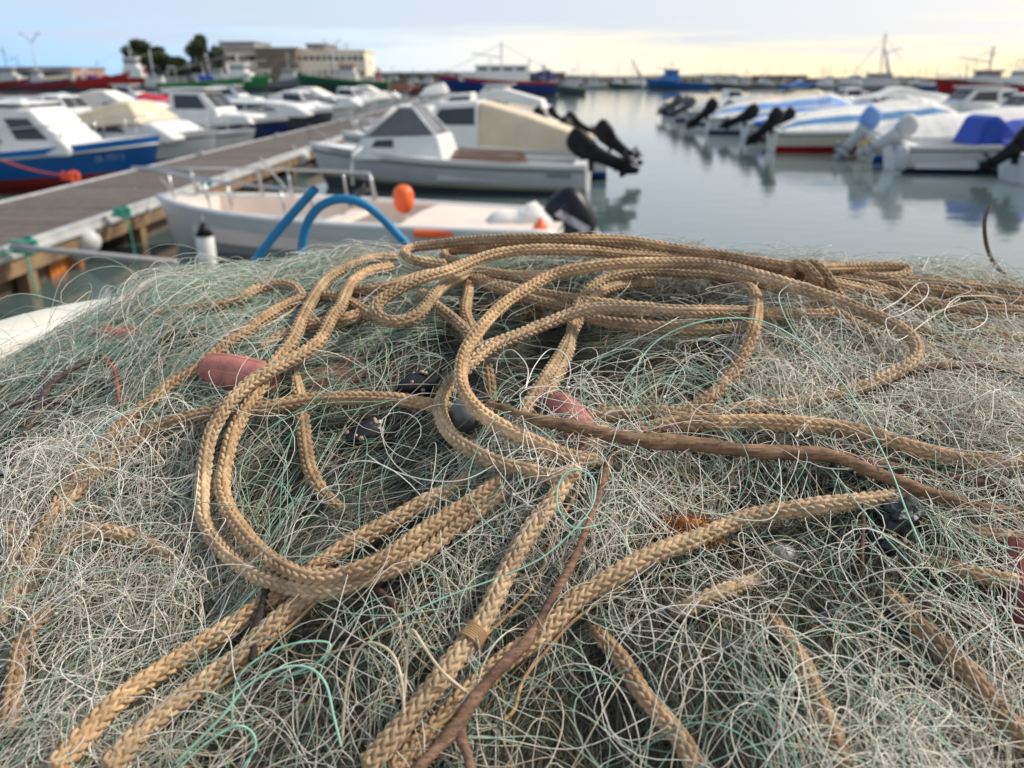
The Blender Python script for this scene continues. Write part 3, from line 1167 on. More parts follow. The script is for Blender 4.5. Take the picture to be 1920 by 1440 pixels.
# blue and white cabin boat, nearest on the left
rz, ctr, L = heading(Vector((-8.1, 19.3, 0)), Vector((-15.2, 18.9, 0)))
bl, hl = base_boat('cabin_boat', 'blue hulled cabin boat with white wheelhouse and two dark side windows, left edge', 'boat', ctr, rz, L, 2.7, .78, 1.2, BLUEH,
                   DKRED, BLUEL, WHITE, (.06, .3), strake=GREYW, group=LG, boot=DKRED)
Hull_k = .87
house(bl, [(1.95, .98), (1.2, 1.80), (-2.0, 1.90), (-2.1, .8), (1.9, .8)], 1.0, .84, WHITE,
      [[(.55, 1.10), (.15, 1.56), (-1.25, 1.58), (-1.25, 1.10)], [(1.5, 1.16), (1.12, 1.60), (.62, 1.60), (.84, 1.16)]], name='wheelhouse', bevel=.07)
g = MB()
g.box((-.45, 0, 1.9), (3.0, 1.72, .05))
g.build('roof', WHITE, bl, bevel=.02)
g = MB()
for si in (1, -1):
    g.tube([(.8, si * .7, 1.92), (.7, si * .7, 2.02), (-1.5, si * .7, 2.02), (-1.6, si * .7, 1.92)], .018, 6)
g.build('roof_rail', STEEL, bl, smooth=True)
rails(bl, hl, .42, .45, n=4)
hull_text(bl, hl, '(B 7013', .2, paint('lettering_pale', (.25, .42, .6)), .87, .70, -1)

small_boat('white motor cruiser with beige canvas hood, moored just beyond the blue cabin boat', (-7.9, 22.6), (-14.6, 23.9), 2.6, .8, 1.15, WHITE, BLUEH, None, WHITE, 'cruiser', BEIGEC,
           group=LG, boot=paint('deep_blue', (.008, .03, .20)), hs=.92, hoodf=True)
small_boat('small white open boat lying between the two left cruisers', (-8.1, 26.6), (-13.6, 27.4), 2.1, .6, .95, WHITE, NAVY, None, WHITE, 'open', group=LG)
small_boat('white pilothouse boat with navy blue hull bottom moored left of the jetty', (-8.1, 30.8), (-14.5, 31.6), 2.5, .75, 1.2, NAVY, NAVY, WHITE, WHITE, 'pilot', group=LG, boot=NAVY, hs=1.05)
small_boat('long white cruiser with low sleek cabin beyond the navy bottomed pilothouse boat', (-7.8, 37.2), (-15, 38.2), 2.7, .8, 1.25, DKGREY, NAVY, WHITE, WHITE, 'cruiser', None, group=LG, boot=NAVY)
small_boat('white cuddy boat with green tinted screen far along the left side of the jetty', (-7.9, 43), (-14.4, 44), 2.5, .8, 1.2, WHITE, NAVY, None, WHITE, 'cuddy', group=LG)
small_boat('white sport boat near the far end of the jetty, left side', (-7.9, 50), (-14.6, 51), 2.6, .8, 1.2, WHITE, NAVY, None, CREAM, 'cruiser', WHITEC, group=LG)
small_boat('white runabout at the far left end of the jetty', (-8, 58), (-14.8, 59), 2.6, .8, 1.25, WHITE, GREYH, None, WHITE, 'cuddy', group=LG)
# more boats, packed behind
for lb, bw, st, kd, cv, tp, kw in [
        ('white covered boat with grey cover wedged behind the beige hooded cruiser', (-16.4, 30), (-22.5, 31), 'cover', GREYW, WHITE, dict(rail=False)),
        ('white cuddy boat with brown topped cabin in the second row left', (-16.6, 36.6), (-23, 37.4), 'cuddy', None, WHITE, dict()),
        ('white hooded cruiser in the second row left, behind the navy pilothouse boat', (-16.8, 43.4), (-23.6, 44.2), 'cruiser', WHITEC, WHITE, dict()),
        ('black hulled boat with grey screen in the second row left', (-16.9, 50), (-23.2, 50.8), 'cuddy', None, DKGREY, dict()),
        ('white pilothouse boat with blue stripe in the second row left', (-17, 62), (-24, 63), 'pilot', None, WHITE, dict(stripe=BLUEH)),
        ('cream boat with beige tent in the third row left', (-30, 38), (-36, 39), 'tent', BEIGEC, CREAM, dict()),
        ('blue hulled boat with white cabin in the third row left', (-30, 52), (-37, 53), 'pilot', None, BLUEH, dict()),
        ('grey covered boat in the third row left', (-30, 60), (-37, 61), 'cover', GREYW, GREYH, dict(rail=False)),
        ('white pilothouse boat far out in the third row left', (-28, 70), (-35, 71), 'pilot', None, WHITE, dict()),
        ('white covered boat between jetty end and the maroon workboat', (-9, 66), (-15, 67), 'cover', WHITEC, WHITE, dict(rail=False)),
        ('white hooded boat last in the line beyond the jetty end', (-9, 75), (-15.5, 76), 'cruiser', WHITEC, WHITE, dict())]:
    small_boat(lb, bw, st, 2.4, .72, 1.1, tp, NAVY, kw.pop('stripe', None), WHITE, kd, cv, group='boats in the rows farther left', **kw)
for lb, bw, st, kd, cv, tp in [
        ('white cruiser with tall hood in the third row on the right', (27, 34), (33.5, 34.4), 'cruiser', WHITEC, WHITE), ('white covered boat in the third row on the right', (27, 40), (33, 40.5), 'cover', WHITEC, WHITE),
        ('white pilothouse boat in the third row on the right', (27.5, 46), (34, 46.4), 'pilot', None, WHITE), ('blue boat in the third row on the right', (27.5, 53), (34, 53.5), 'cuddy', None, BLUEH),
        ('grey covered boat far in the third row on the right', (28, 61), (34, 61.5), 'cover', GREYW, GREYW), ('white cuddy boat last in the third row on the right', (28, 70), (35, 70.5), 'cuddy', None, WHITE)]:
    small_boat(lb, bw, st, 2.4, .75, 1.15, tp, NAVY, None, WHITE, kd, cv, group='boats in the third row on the right', rail=kd != 'cover')
# a row farther left
L2 = 'boats in the second row left of the jetty'
small_boat('white boat with tall brown striped cover at the left edge behind the blue boat', (-19.5, 27.5), (-14.6, 26.6), 2.3, .7, 1.1, WHITE, BLUEH, None, WHITE, 'cover', mat('striped_canvas', (.66, .6, .5), .8), WOOD,
           group=L2, hs=2.0, rail=False)
small_boat('open boat with a red canvas seat cover behind the blue wheelhouse', (-20.5, 33.5), (-15.8, 32.5), 2.1, .6, .95, WHITE, BLUEH, BLUEH, WHITE, 'open', group=L2, house_m=REDC)
small_boat('small blue fishing boat with grey canopy in the second row', (-22.5, 40), (-17, 39), 2.3, .7, 1.2, BLUEL, DKRED, BLUEH, WHITE, 'cuddy', group=L2, house_m=GREYH)
small_boat('blue and red open boat far left in the second row', (-29, 45), (-22.5, 44), 2.3, .8, 1.3, BLUEH, DKRED, REDH, BEIGEP, 'open', group=L2, rail=False)
small_boat('white boat with crimson cover in the second row left', (-21.8, 48), (-16.5, 47), 2.3, .7, 1.1, WHITE, DKGREY, None, WHITE, 'cover', mat('crimson_cover', (.55, .03, .06), .7), group=L2, rail=False, hs=1.3)
small_boat('white boat with periwinkle cover in the second row left', (-23.8, 58), (-17.8, 57), 2.4, .7, 1.1, WHITE, BLUEH, None, WHITE, 'cover', LTBLUEC, group=L2, rail=False)
small_boat('dark hulled boat with open deck in the second row left', (-22, 53), (-16.6, 52), 2.4, .7, 1.1, DKGREY, DKGREY, GREYW, GREYW, 'open', group=L2)

# right hand row, sterns towards the channel
RR = 'boats moored on the right with raised outboards towards the channel'
GM = (52, SILVER, 1.35, SILVER)
small_boat('white boat cut by the right edge, nearest of the right row, black outboard raised', (19, 20.3), (12.55, 20.6), 2.3, .6, .95, WHITE, NAVY, None, WHITE, 'open', motor=(58, BLACKP, 1.3),
           group=RR)
b2, hl, L = small_boat('white open boat with blue canvas cover and raised silver outboard with yellow propeller', (17.4, 22.9), (10.75, 23.4), 2.3, .72, .98, WHITE, NAVY, None, WHITE, 'open',
                       motor=(56, SILVER, 1.55, SILVER, None, YELLOW), group=RR, rail=False)
g = MB()
g.prism([(-1.55, .7), (-1.3, 1.42), (-1.05, 1.5), (-.78, 1.3), (-.95, .7)], .8, .7)
g.build('seat_cover', BLUEC, b2, bevel=.08)
boat_cover(b2, hl, BLUEC, .36, .9, .62, .5, name='cockpit_cover', drop=.1)
for k, yy in enumerate((.4, -.1)):
    g = MB()
    g.box((0, 0, 0), (.42 - .2 * k, .3, .22))
    o = g.build('crate', YELLOW, bevel=.03)
    o.location = Vector((12.85 + k * 1.05, 23.6, .82))
    tag(o, ['yellow crate standing in the boat with the blue canvas, larger one', 'small yellow crate next to the blue seat cover'][k], 'crate')
small_boat('white boat with bulging white cover and pale blue wrapped outboard', (17.6, 25.9), (10.6, 26.4), 2.4, .72, 1.05, CREAM, BLUEH, WHITE, WHITE, 'cover', WHITEC,
           motor=(46, SILVER, 1.55, SILVER, LTBLUEC), group=RR, boot=BLUEL, rail=False, hs=1.35)
small_boat('red bottomed cream boat with teal striped cover and black outboard', (16.2, 29.5), (9.9, 29.9), 2.3, .7, 1.05, CREAM, REDH, CREAM, WHITE, 'cover', WHITEC, TEALC, motor=(55, BLACKP, 1.4), group=RR,
           boot=REDH, rail=False, hs=1.25)
small_boat('navy boat with sagging white cover behind the red bottomed one', (17.3, 32.6), (10.9, 33), 2.3, .7, 1.1, NAVY, NAVY, WHITE, WHITE, 'cover', WHITEC, motor=(54, BLACKP, 1.3), group=RR, rail=False, hs=1.4)
small_boat('white boat with bright blue tarpaulin folded over the stern', (16.6, 35.6), (10.2, 36), 2.3, .7, 1.05, WHITE, DKRED, None, WHITE, 'cover', mat('bright_blue_tarp', (.02, .13, .5), .7), WHITEC, motor=(58, BLACKP, 1.45),
           group=RR, rail=False)
small_boat('white boat with a periwinkle stripe along its cover', (16.4, 39.6), (9.6, 40), 2.4, .72, 1.1, WHITE, NAVY, None, WHITE, 'cover', WHITEC, LTBLUEC, motor=(56, BLACKP, 1.45), group=RR, rail=False, hs=1.5)
small_boat('blue boat with beige cover, behind the periwinkle striped one', (17, 43.6), (10.4, 44), 2.4, .72, 1.1, BLUEH, NAVY, None, WHITE, 'cover', BEIGEC, motor=(58, GREYP, 1.4), group=RR, rail=False, hs=1.7)
small_boat('grey white open boat with grey outboard in the middle of the right row', (16.4, 47.6), (9.9, 48), 2.4, .72, 1.1, GREYW, NAVY, None, WHITE, 'open', motor=(56, DKGREY, 1.5), group=RR)
small_boat('white boat with dark outboard and orange gear, far in the right row', (16.4, 52), (9.9, 52.4), 2.4, .72, 1.1, WHITE, NAVY, REDC, WHITE, 'cover', GREYW, motor=(60, DKGREY, 1.5), group=RR, rail=False)
small_boat('dark grey boat with raised dark outboard, last but one of the right row', (17.4, 57), (10.9, 57.4), 2.4, .72, 1.1, DKGREY, NAVY, None, WHITE, 'cuddy', motor=(60, DKGREY, 1.4), group=RR)
small_boat('small cream boat at the far end of the right row', (18, 61.8), (11.6, 62.2), 2.3, .8, 1.1, WHITE, NAVY, BEIGEP, CREAM, 'cover', BEIGEC, group=RR, rail=False)
R2 = 'boats in the second row on the right'
for i, (yy, x0, kd, cv, lb) in enumerate([(28, 18.9, 'cover', WHITEC, 'white covered boat behind the blue canvas boat at the right edge'),
                                        (32, 19.2, 'cruiser', WHITEC, 'white cruiser with white hood at the right edge'),
                                        (36.5, 19.2, 'cuddy', None, 'white cuddy boat in the second row on the right'),
                                        (41, 18.8, 'pilot', None, 'white pilothouse boat in the second row on the right'),
                                        (46, 19.6, 'cover', GREYW, 'grey covered boat in the second row on the right'),
                                        (52, 19.4, 'cruiser', WHITEC, 'farther white cruiser in the second row on the right'),
                                        (58, 19.8, 'cuddy', None, 'far white cuddy boat in the second row on the right')]):
    small_boat(lb, (x0, yy), (x0 + 6.8, yy + .3), 2.5, .78, 1.2, WHITE, NAVY, None, WHITE, kd, cv, group=R2)
fl2 = thing('finger_pontoon', 'dark narrow finger pontoon lying between the two right hand rows of boats', 'pontoon', (18.2, 44, 0))
g = MB()
g.box((0, 0, .42), (1.3, 54, .12))
g.build('deck_boards', mat('dark_boards', (.10, .09, .08), .85, var=.3), fl2)
g = MB()
for k in range(9):
    g.box((0, -24 + k * 6, .12), (1.0, 3, .5))
g.build('float', MATS['float_brown'], fl2)
line('grey fender line hung from the stern of the boat with the blue canvas', (10.7, 22.7, .75), (10.65, 22.6, .1), 0, .02)
fender('pale long fender hanging beside the stern of the blue canvas boat', Vector((10.55, 22.5, .85)), .7, .17, GREYW, .1)

# ------------------------------------------------------------------ fishing fleet, buildings, trees and lamps far behind
def X(u, D, z=1.0):
    return (u - 960) / FPX * (D * CP + (H - z) * SP)


def trawler(label, u0, u1, D, bowr, hull, bottom=DKGREY, stripe=None, house_m=WHITE, hpos=.0, hlen=.26, hh=.15, mast=.30, roofm=None, gear=(), group='fishing boats along the far quays', cat='fishing boat',
            fb=.17, fs=.085, gantry=True, name='fishing_trawler', awning=None, hz=1.12):
    L = abs(X(u1, D) - X(u0, D))
    fs, fb, hh = fs * hz, fb * hz * .97, hh * (hz + 1) / 2
    xc = (X(u0, D) + X(u1, D)) / 2
    root = thing(name, label, cat, (xc, D, 0), 0 if bowr else math.pi, group)
    hl = Hull(L, L * .27, L * fs, L * fb, rake=.09 * L, full=2.6, draft=.04 * L)
    make_hull(root, hl, hull, bottom, stripe, False, steps=12)
    make_deck(root, hl, BEIGEP, None, steps=8)
    h = hl.zg(.4)
    w_ = L * .085
    x0, x1 = (hpos - hlen / 2) * L, (hpos + hlen / 2) * L
    c = house(root, [(x0, h - .05), (x0, h + hh * .55 * L), (x1, h + hh * .55 * L), (x1 + .01 * L, h - .05)], w_, w_ * .96, house_m, name='deckhouse', bevel=.05)
    xa, xb = x0 + .02 * L, x1 - .06 * L * hlen / .26
    zb, zt_ = h + hh * .55 * L, h + hh * 1.1 * L
    n = 4
    wins = []
    for k in range(n):
        a = xa + (xb - xa) * (k + .12) / n
        b_ = xa + (xb - xa) * (k + .85) / n
        wins.append([(a, zb + (zt_ - zb) * .42), (b_, zb + (zt_ - zb) * .42), (b_, zb + (zt_ - zb) * .82), (a, zb + (zt_ - zb) * .82)])
    wh = house(root, [(xa, zb), (xa + .005 * L, zt_), (xb, zt_), (xb + .01 * L, zb)], w_ * .85, w_ * .82, house_m, wins, name='wheelhouse', bevel=.04,
               front=((xb + .01 * L, zb), (xb, zt_), .4, .85))
    g_ = MB()
    g_.box(((xa + xb) / 2, 0, zt_ + .01 * L * .5), (xb - xa + .03 * L, w_ * 1.9, .012 * L))
    g_.build('roof', roofm or house_m, wh)
    g_ = MB()
    zm = L * mast
    xm = (xa + xb) / 2
    g_.tube([(xm, 0, zt_), (xm, 0, zm + h)], .007 * L, 6)
    g_.tube([(xm, -.05 * L, h + zm * .8), (xm, .05 * L, h + zm * .8)], .005 * L, 6)
    g_.tube([(xm + .01 * L, 0, h + zm * .6), (xm + .25 * L, 0, h + zm * .72)], .005 * L, 6)
    g_.tube([(xm, 0, h + zm * .95), (.47 * L, 0, L * fb)], .0022 * L, 4)
    g_.tube([(xm, 0, h + zm * .95), (-.47 * L, 0, L * fs + .08 * L)], .0022 * L, 4)
    g_.build('mast', GREYW if mast < .5 else DKGREY, root)
    for k in range(3):
        xa_ = random.uniform(-.4, .4) * L
        ha = random.uniform(.25, .6) * max(mast, .35) * L
        g_ = MB()
        g_.tube([(xa_, 0, h * .9), (xa_ + random.uniform(-.04, .06) * L, 0, h + ha)], .004 * L, 5)
        g_.build('pole', GREYW if k else DKGREY, root)
    if gantry:
        g_ = MB()
        xg = -.40 * L
        for si in (1, -1):
            g_.tube([(xg, si * .09 * L, L * fs - .02), (xg + .01 * L, si * .08 * L, L * fs + .13 * L)], .007 * L, 6)
        g_.tube([(xg + .01 * L, -.085 * L, L * fs + .13 * L), (xg + .01 * L, .085 * L, L * fs + .13 * L)], .007 * L, 6)
        g_.build('gantry', roofm or GREYH, root)
    g_ = MB()
    for si in (1, -1):
        g_.tube([hl.pt(t, 1, si) + Vector((0, 0, .03 * L)) for t in np.linspace(.6, 1, 6)], .003 * L, 4)
        for t in np.linspace(.6, .98, 5):
            p = hl.pt(t, 1, si)
            g_.tube([p, p + Vector((0, 0, .03 * L))], .003 * L, 4)
    g_.build('bulwark_rail', GREYW, root)
    for (gx, gl, gz, gm) in gear:
        g_ = MB()
        for k in range(7):
            g_.sphere((gx * L + random.uniform(-.5, .5) * gl * L, random.uniform(-.05, .05) * L, hl.zg(.3) + random.uniform(0, gz) * L * .6), gl * L * .28, 8, 5, (1, .8, .7))
        g_.build('net_heap', gm, root, smooth=True)
    if awning:
        g_ = MB()
        ax, al, az = awning[0] * L, awning[1] * L, awning[2] * L
        g_.prism([(ax - al / 2, az), (ax - al / 2, az + .06 * L), (ax, az + .085 * L), (ax + al / 2, az + .06 * L), (ax + al / 2, az), (ax, az + .02 * L)], w_ * 1.05, w_ * .9)
        for sx in (-1, 1):
            for si in (-1, 1):
                g_.tube([(ax + sx * al * .46, si * w_, L * fs - .05), (ax + sx * al * .46, si * w_, az + .01)], .004 * L, 4)
        g_.build('awning', awning[3], root)
    return root


PURPLE = paint('purple', (.07, .03, .20))
trawler('red fishing boat with a pale awning, farthest left by the street lamp', 52, 162, 185, True, DKRED, DKGREY, PURPLE, GREYW, -.3, .2, .12, .25, awning=(.08, .58, .16, mat('ivory_canvas', (.72, .62, .42), .8)), hz=1.5)
trawler('bright red trawler with white wheelhouse over its bow, in front of the first trees', 150, 279, 180, True, REDH, DKGREY, REDH, WHITE, .32, .26, .20, .42, roofm=WHITE,
        gear=((-.1, .12, .06, mat('pink_net', (.5, .04, .12), .9)), (-.3, .14, .05, PURPLE)), fb=.24, fs=.12, hz=1.35)
trawler('green trawler with white wheelhouse and blue net heap, under the round tree', 303, 512, 180, True, GREENH, DKGREY, GREENL, WHITE, .22, .2, .11, .24, gear=((-.1, .12, .08, BLUEC), (-.25, .1, .06, DKGREY)),
        fb=.13, fs=.06, hz=1.2)
trawler('grey white trawler moored right of the green one', 480, 590, 195, True, GREYH, DKGREY, None, GREYW, .1, .3, .13, .45, hz=1.5)
trawler('dark green trawler with red mast in front of the cream building', 556, 730, 190, False, DKGREEN, DKGREY, GREENH, GREYW, -.05, .22, .12, .36, roofm=REDH, gear=((.15, .12, .07, WOOD),), hz=1.1)
trawler('low maroon workboat with dark canopy', 722, 792, 150, True, DKRED, DKGREY, REDH, WOOD, -.05, .6, .19, .26, roofm=DKGREY, gantry=False, name='workboat', cat='workboat')
trawler('large blue hulled trawler with long white deckhouse and red band', 822, 1043, 128, False, paint('ship_blue', (.01, .03, .16)), DKGREY, REDH, WHITE, .02, .58, .095, .30,
        gear=((-.36, .16, .12, NAVY), (-.44, .08, .1, mat('blue_net', (.05, .05, .2), .9))), fb=.16, fs=.10)
trawler('grey trawler seen end on, right of the large blue one', 1042, 1098, 140, False, DKGREEN, DKGREY, GREYH, GREYW, .0, .5, .3, .6, fb=.3, fs=.2)
trawler('royal blue trawler with a yellow drum alone against the breakwater', 1210, 1328, 215, False, BLUEH, DKGREY, BLUEH, BLUEL, .12, .3, .15, .30, gear=((.38, .06, .09, YELLOW),), fb=.15)
trawler('grey trawler with tall wheelhouse against the breakwater', 1340, 1405, 225, False, DKGREY, DKGREY, GREYH, GREYW, .0, .3, .22, .45)
trawler('long grey trawler with sharp bow and tall raked mast', 1585, 1722, 150, True, GREYH, DKGREY, GREYH, GREYW, -.02, .42, .15, .66, gear=((.28, .14, .1, DKGREY),), fb=.17, fs=.12, hz=.8)
trawler('pale trawler in front of the breakwater, left of the raked mast', 1560, 1640, 205, False, GREYW, DKGREY, GREYH, WHITE, .0, .34, .16, .45)
trawler('dark red trawler with high bow at the right edge', 1748, 1990, 126, False, REDH, DKGREY, DKRED, GREYW, .10, .2, .10, .28, roofm=DKRED, fb=.17, fs=.085, hz=.8)
trawler('dark trawler with white wheelhouse behind the dark red one', 1840, 1960, 165, False, DKGREY, DKGREY, GREYH, WHITE, -.05, .3, .17, .42)
small = [('small dark boat with twin booms just right of the royal blue trawler', 1300, 1350, 235, DKGREY), ('small grey boat under the rust coloured shed', 1410, 1455, 240, GREYH),
         ('little white boat by the grey end on trawler', 1096, 1140, 225, GREYW), ('small green boat halfway to the royal blue trawler', 1140, 1190, 235, DKGREEN),
         ('small black boat right of the rust coloured shed', 1520, 1565, 240, DKGREY), ('small pale boat between the tall mast and the dark red trawler', 1700, 1752, 220, GREYW),
         ('dark boat with white deckhouse left of the large blue trawler', 690, 745, 215, DKGREY), ('small navy boat directly behind the large blue trawler bow', 775, 835, 210, NAVY),
         ('rust stained boat at the far left edge', -40, 62, 190, DKRED),
         ('small white trawler between the bright red and the green one', 268, 330, 205, WHITE), ('grey trawler hidden behind the green one', 380, 470, 215, GREYH),
         ('small white trawler left of the cream building', 500, 560, 220, WHITE), ('small blue trawler under the cream building', 600, 660, 222, BLUEH),
         ('dark trawler with tall masts right of the dark green one', 655, 715, 205, DKGREY), ('small red trawler left of the large blue one', 715, 775, 222, REDH),
         ('grey trawler behind the long deckhouse of the large blue one', 880, 960, 225, GREYH), ('dark trawler behind the stern of the large blue one', 985, 1050, 220, DKGREY),
         ('navy trawler far off right of the large blue one', 1060, 1112, 232, NAVY), ('small grey boat under the slanting boom', 1175, 1222, 244, GREYH),
         ('small white boat beyond the royal blue trawler', 1325, 1372, 245, WHITE), ('small dark green boat left of the rust coloured shed', 1385, 1430, 246, DKGREEN),
         ('small white trawler left of the long grey one', 1530, 1585, 228, WHITE), ('small blue trawler left of the dark red one', 1715, 1765, 200, BLUEH),
         ('white trawler with tall mast above the dark red one', 1790, 1850, 190, WHITE), ('dark trawler in the right corner of the harbour', 1870, 1935, 195, DKGREY),
         ('grey blue trawler far left behind the ivory awning', 100, 170, 215, GREYH)]
for i, (lb, a, b_, D, hm) in enumerate(small):
    trawler(lb, a, b_, D, i % 2 == 0, hm, DKGREY, None, GREYW if i % 3 else WHITE, random.uniform(-.15, .15), .34, .2, random.uniform(.45, .75), gantry=i % 2 == 0, fb=.2, fs=.12)
pack = [('tiny dark boat in the packed line of boats along the far breakwater', DKGREY, 'dark boats packed along the breakwater'), ('tiny white boat in the packed line of boats along the far breakwater', WHITE, 'white boats packed along the breakwater'),
        ('tiny blue boat in the packed line of boats along the far breakwater', BLUEH, 'blue boats packed along the breakwater')]
u_ = 1092
k_ = 0
while u_ < 1930:
    w_ = random.uniform(26, 46)
    if not (1195 < u_ < 1320):
        lb, hm, gr = pack[(k_ * 7 + k_ // 3) % 3]
        trawler(lb, u_, u_ + w_, random.uniform(236, 252), k_ % 2 == 0, hm, DKGREY, None, GREYW if k_ % 2 else WHITE, random.uniform(-.2, .2), .36, random.uniform(.16, .26), random.uniform(.5, 1.0), gantry=k_ % 3 == 0, fb=.2, fs=.12,
                group=gr)
    u_ += w_ * random.uniform(.75, 1.1)
    k_ += 1
pack2 = [('small dark trawler crowded among others before the far left quay', DKGREY, 'dark trawlers crowded on the left'), ('small white trawler crowded among others before the far left quay', WHITE, 'white trawlers crowded on the left'),
         ('small maroon trawler crowded among others before the far left quay', DKRED, 'maroon trawlers crowded on the left')]
u_ = -30
while u_ < 830:
    w_ = random.uniform(40, 66)
    lb, hm, gr = pack2[(k_ * 5 + k_ // 4) % 3]
    trawler(lb, u_, u_ + w_, random.uniform(212, 232), k_ % 2 == 0, hm, DKGREY, None, GREYW if k_ % 3 else WHITE, random.uniform(-.2, .2), .36, random.uniform(.16, .24), random.uniform(.45, .8), gantry=k_ % 3 == 0, fb=.2, fs=.12,
            group=gr)
    u_ += w_ * random.uniform(.8, 1.2)
    k_ += 1
small_boat('white van shaped covered launch left of the large blue trawler', (X(845, 95), 95), (X(788, 95), 95.4), 2.4, .7, 1.1, WHITE, GREYH, None, WHITE, 'cover', WHITEC, rail=False, hs=2.0, name='covered_launch')
g = thing('blue_awning', 'blue tarpaulin shelter on posts at the water in front of the rust coloured shed', 'shelter', (X(1500, 140), 140, 0))
a_ = MB()
a_.prism([(-2.2, 1.3), (-2.2, 1.5), (0, 2.0), (2.2, 1.5), (2.2, 1.3)], 1.5, 1.3)
a_.build('tarpaulin', BLUEL, g)
a_ = MB()
for sx in (-2, 2):
    for sy in (-1.2, 1.2):
        a_.tube([(sx, sy, -.2), (sx, sy, 1.35)], .06, 6)
a_.box((0, 0, .2), (4.6, 3, .5))
a_.build('posts', DKGREY, g)


def building(label, u0, u1, vtop, D, m, roofm=None, wins=None, name='building', group=None, depth=22, flat=True, ribs=0, zbase=1.5):
    x0, x1 = X(u0, D, 8), X(u1, D, 8)
    zt_ = pd(960, vtop, D).z
    o = thing(name, label, 'building', ((x0 + x1) / 2, D + depth / 2, zbase), 0, group)
    W, Hh = x1 - x0, zt_ - zbase
    g_ = MB()
    g_.box((0, 0, Hh / 2), (W, depth, Hh))
    wl_ = g_.build('wall', m, o)
    g_ = MB()
    if flat:
        g_.box((0, 0, Hh + .2), (W + .8, depth + .8, .5))
    else:
        g_.prism([(-W / 2 - .4, Hh), (0, Hh + W * .12), (W / 2 + .4, Hh)], depth / 2 + .4, depth / 2 + .4)
    g_.build('roof', roofm or m, o)
    if wins:
        nx, nz, ww, wh = wins
        for i in range(nx):
            for k in range(nz):
                g_ = MB()
                g_.box((-W / 2 + W * (i + .5) / nx, -depth / 2, Hh * (k + .55) / nz), (ww, .3, wh))
                g_.build('window', DKGLASS, o)
    if ribs:
        g_ = MB()
        for i in range(ribs):
            g_.box((-W / 2 + W * (i + .5) / ribs, -depth / 2 - .3, Hh * .5), (W / ribs * .45, .7, Hh * .92))
        g_.build('facade_ribs', mat('brown_fins', (.20, .17, .13), .8), o)
    return o


B_pale = mat('pale_render', (.66, .57, .50), .9, var=.1, scale=.2)  # pale, cream, grey and brown walls lightened to paint in distance haze
B_cream = mat('cream_render', (.74, .68, .56), .9, var=.08, scale=.2)
B_grey = mat('grey_roofing', (.22, .21, .20), .8, var=.15, scale=.3)
B_rust = mat('rust_shed', (.17, .08, .055), .85, var=.3, scale=.6)
building('pale pinkish building with dark grey top storey, left of the ribbed facade', 418, 492, 96, 300, B_pale, B_grey, (6, 2, 2, 1.6))
building('flat grey block rising behind the pale pinkish building', 415, 480, 80, 325, mat('grey_block', (.36, .34, .33), .9, var=.1, scale=.2), B_grey)
building('dark building with vertical ribbed facade in the middle of the far shore', 480, 558, 91, 296, mat('brown_wall', (.33, .29, .24), .9, var=.1, scale=.2), B_grey, ribs=16)
building('long cream building with a row of small windows, right of the ribbed facade', 556, 684, 96, 298, B_cream, B_cream, (11, 2, 1.4, 1.4))
building('small dark roof block set back above the cream building', 577, 612, 84, 322, B_grey, B_grey)
building('low white shed row behind the green trawler', 268, 420, 118, 262, mat('white_wall', (.66, .63, .60), .9, var=.12, scale=.3), B_grey, (13, 1, 3, 2.6), flat=True)
building('low brick red and white hut row at the far left', -60, 130, 128, 268, mat('brick_wall', (.36, .21, .16), .9, var=.3, scale=.5), B_grey, (14, 1, 2.2, 2))
building('rust coloured shed with shallow roof on the breakwater', 1432, 1516, 144, 272, B_rust, B_rust, (7, 1, 2, 1.6), name='shed', depth=10)
building('long grey store with flat roof behind the large blue trawler', 700, 1060, 138, 290, mat('store_wall', (.30, .27, .24), .9, var=.25, scale=.2), B_grey, (24, 1, 2.5, 1.5), name='store')
building('long low grey store right of the rust coloured shed', 1518, 1640, 150, 268, mat('store_wall2', (.22, .22, .23), .9, var=.2, scale=.2), B_grey, name='store', depth=8)


def leaf_mat(nm, c):
    return attr_mat(nm, .7, nscale=.6, nvar=.35)


LEAF = leaf_mat('pine_leaf', None)
BARK = mat('bark', (.10, .07, .05), .9, var=.3)


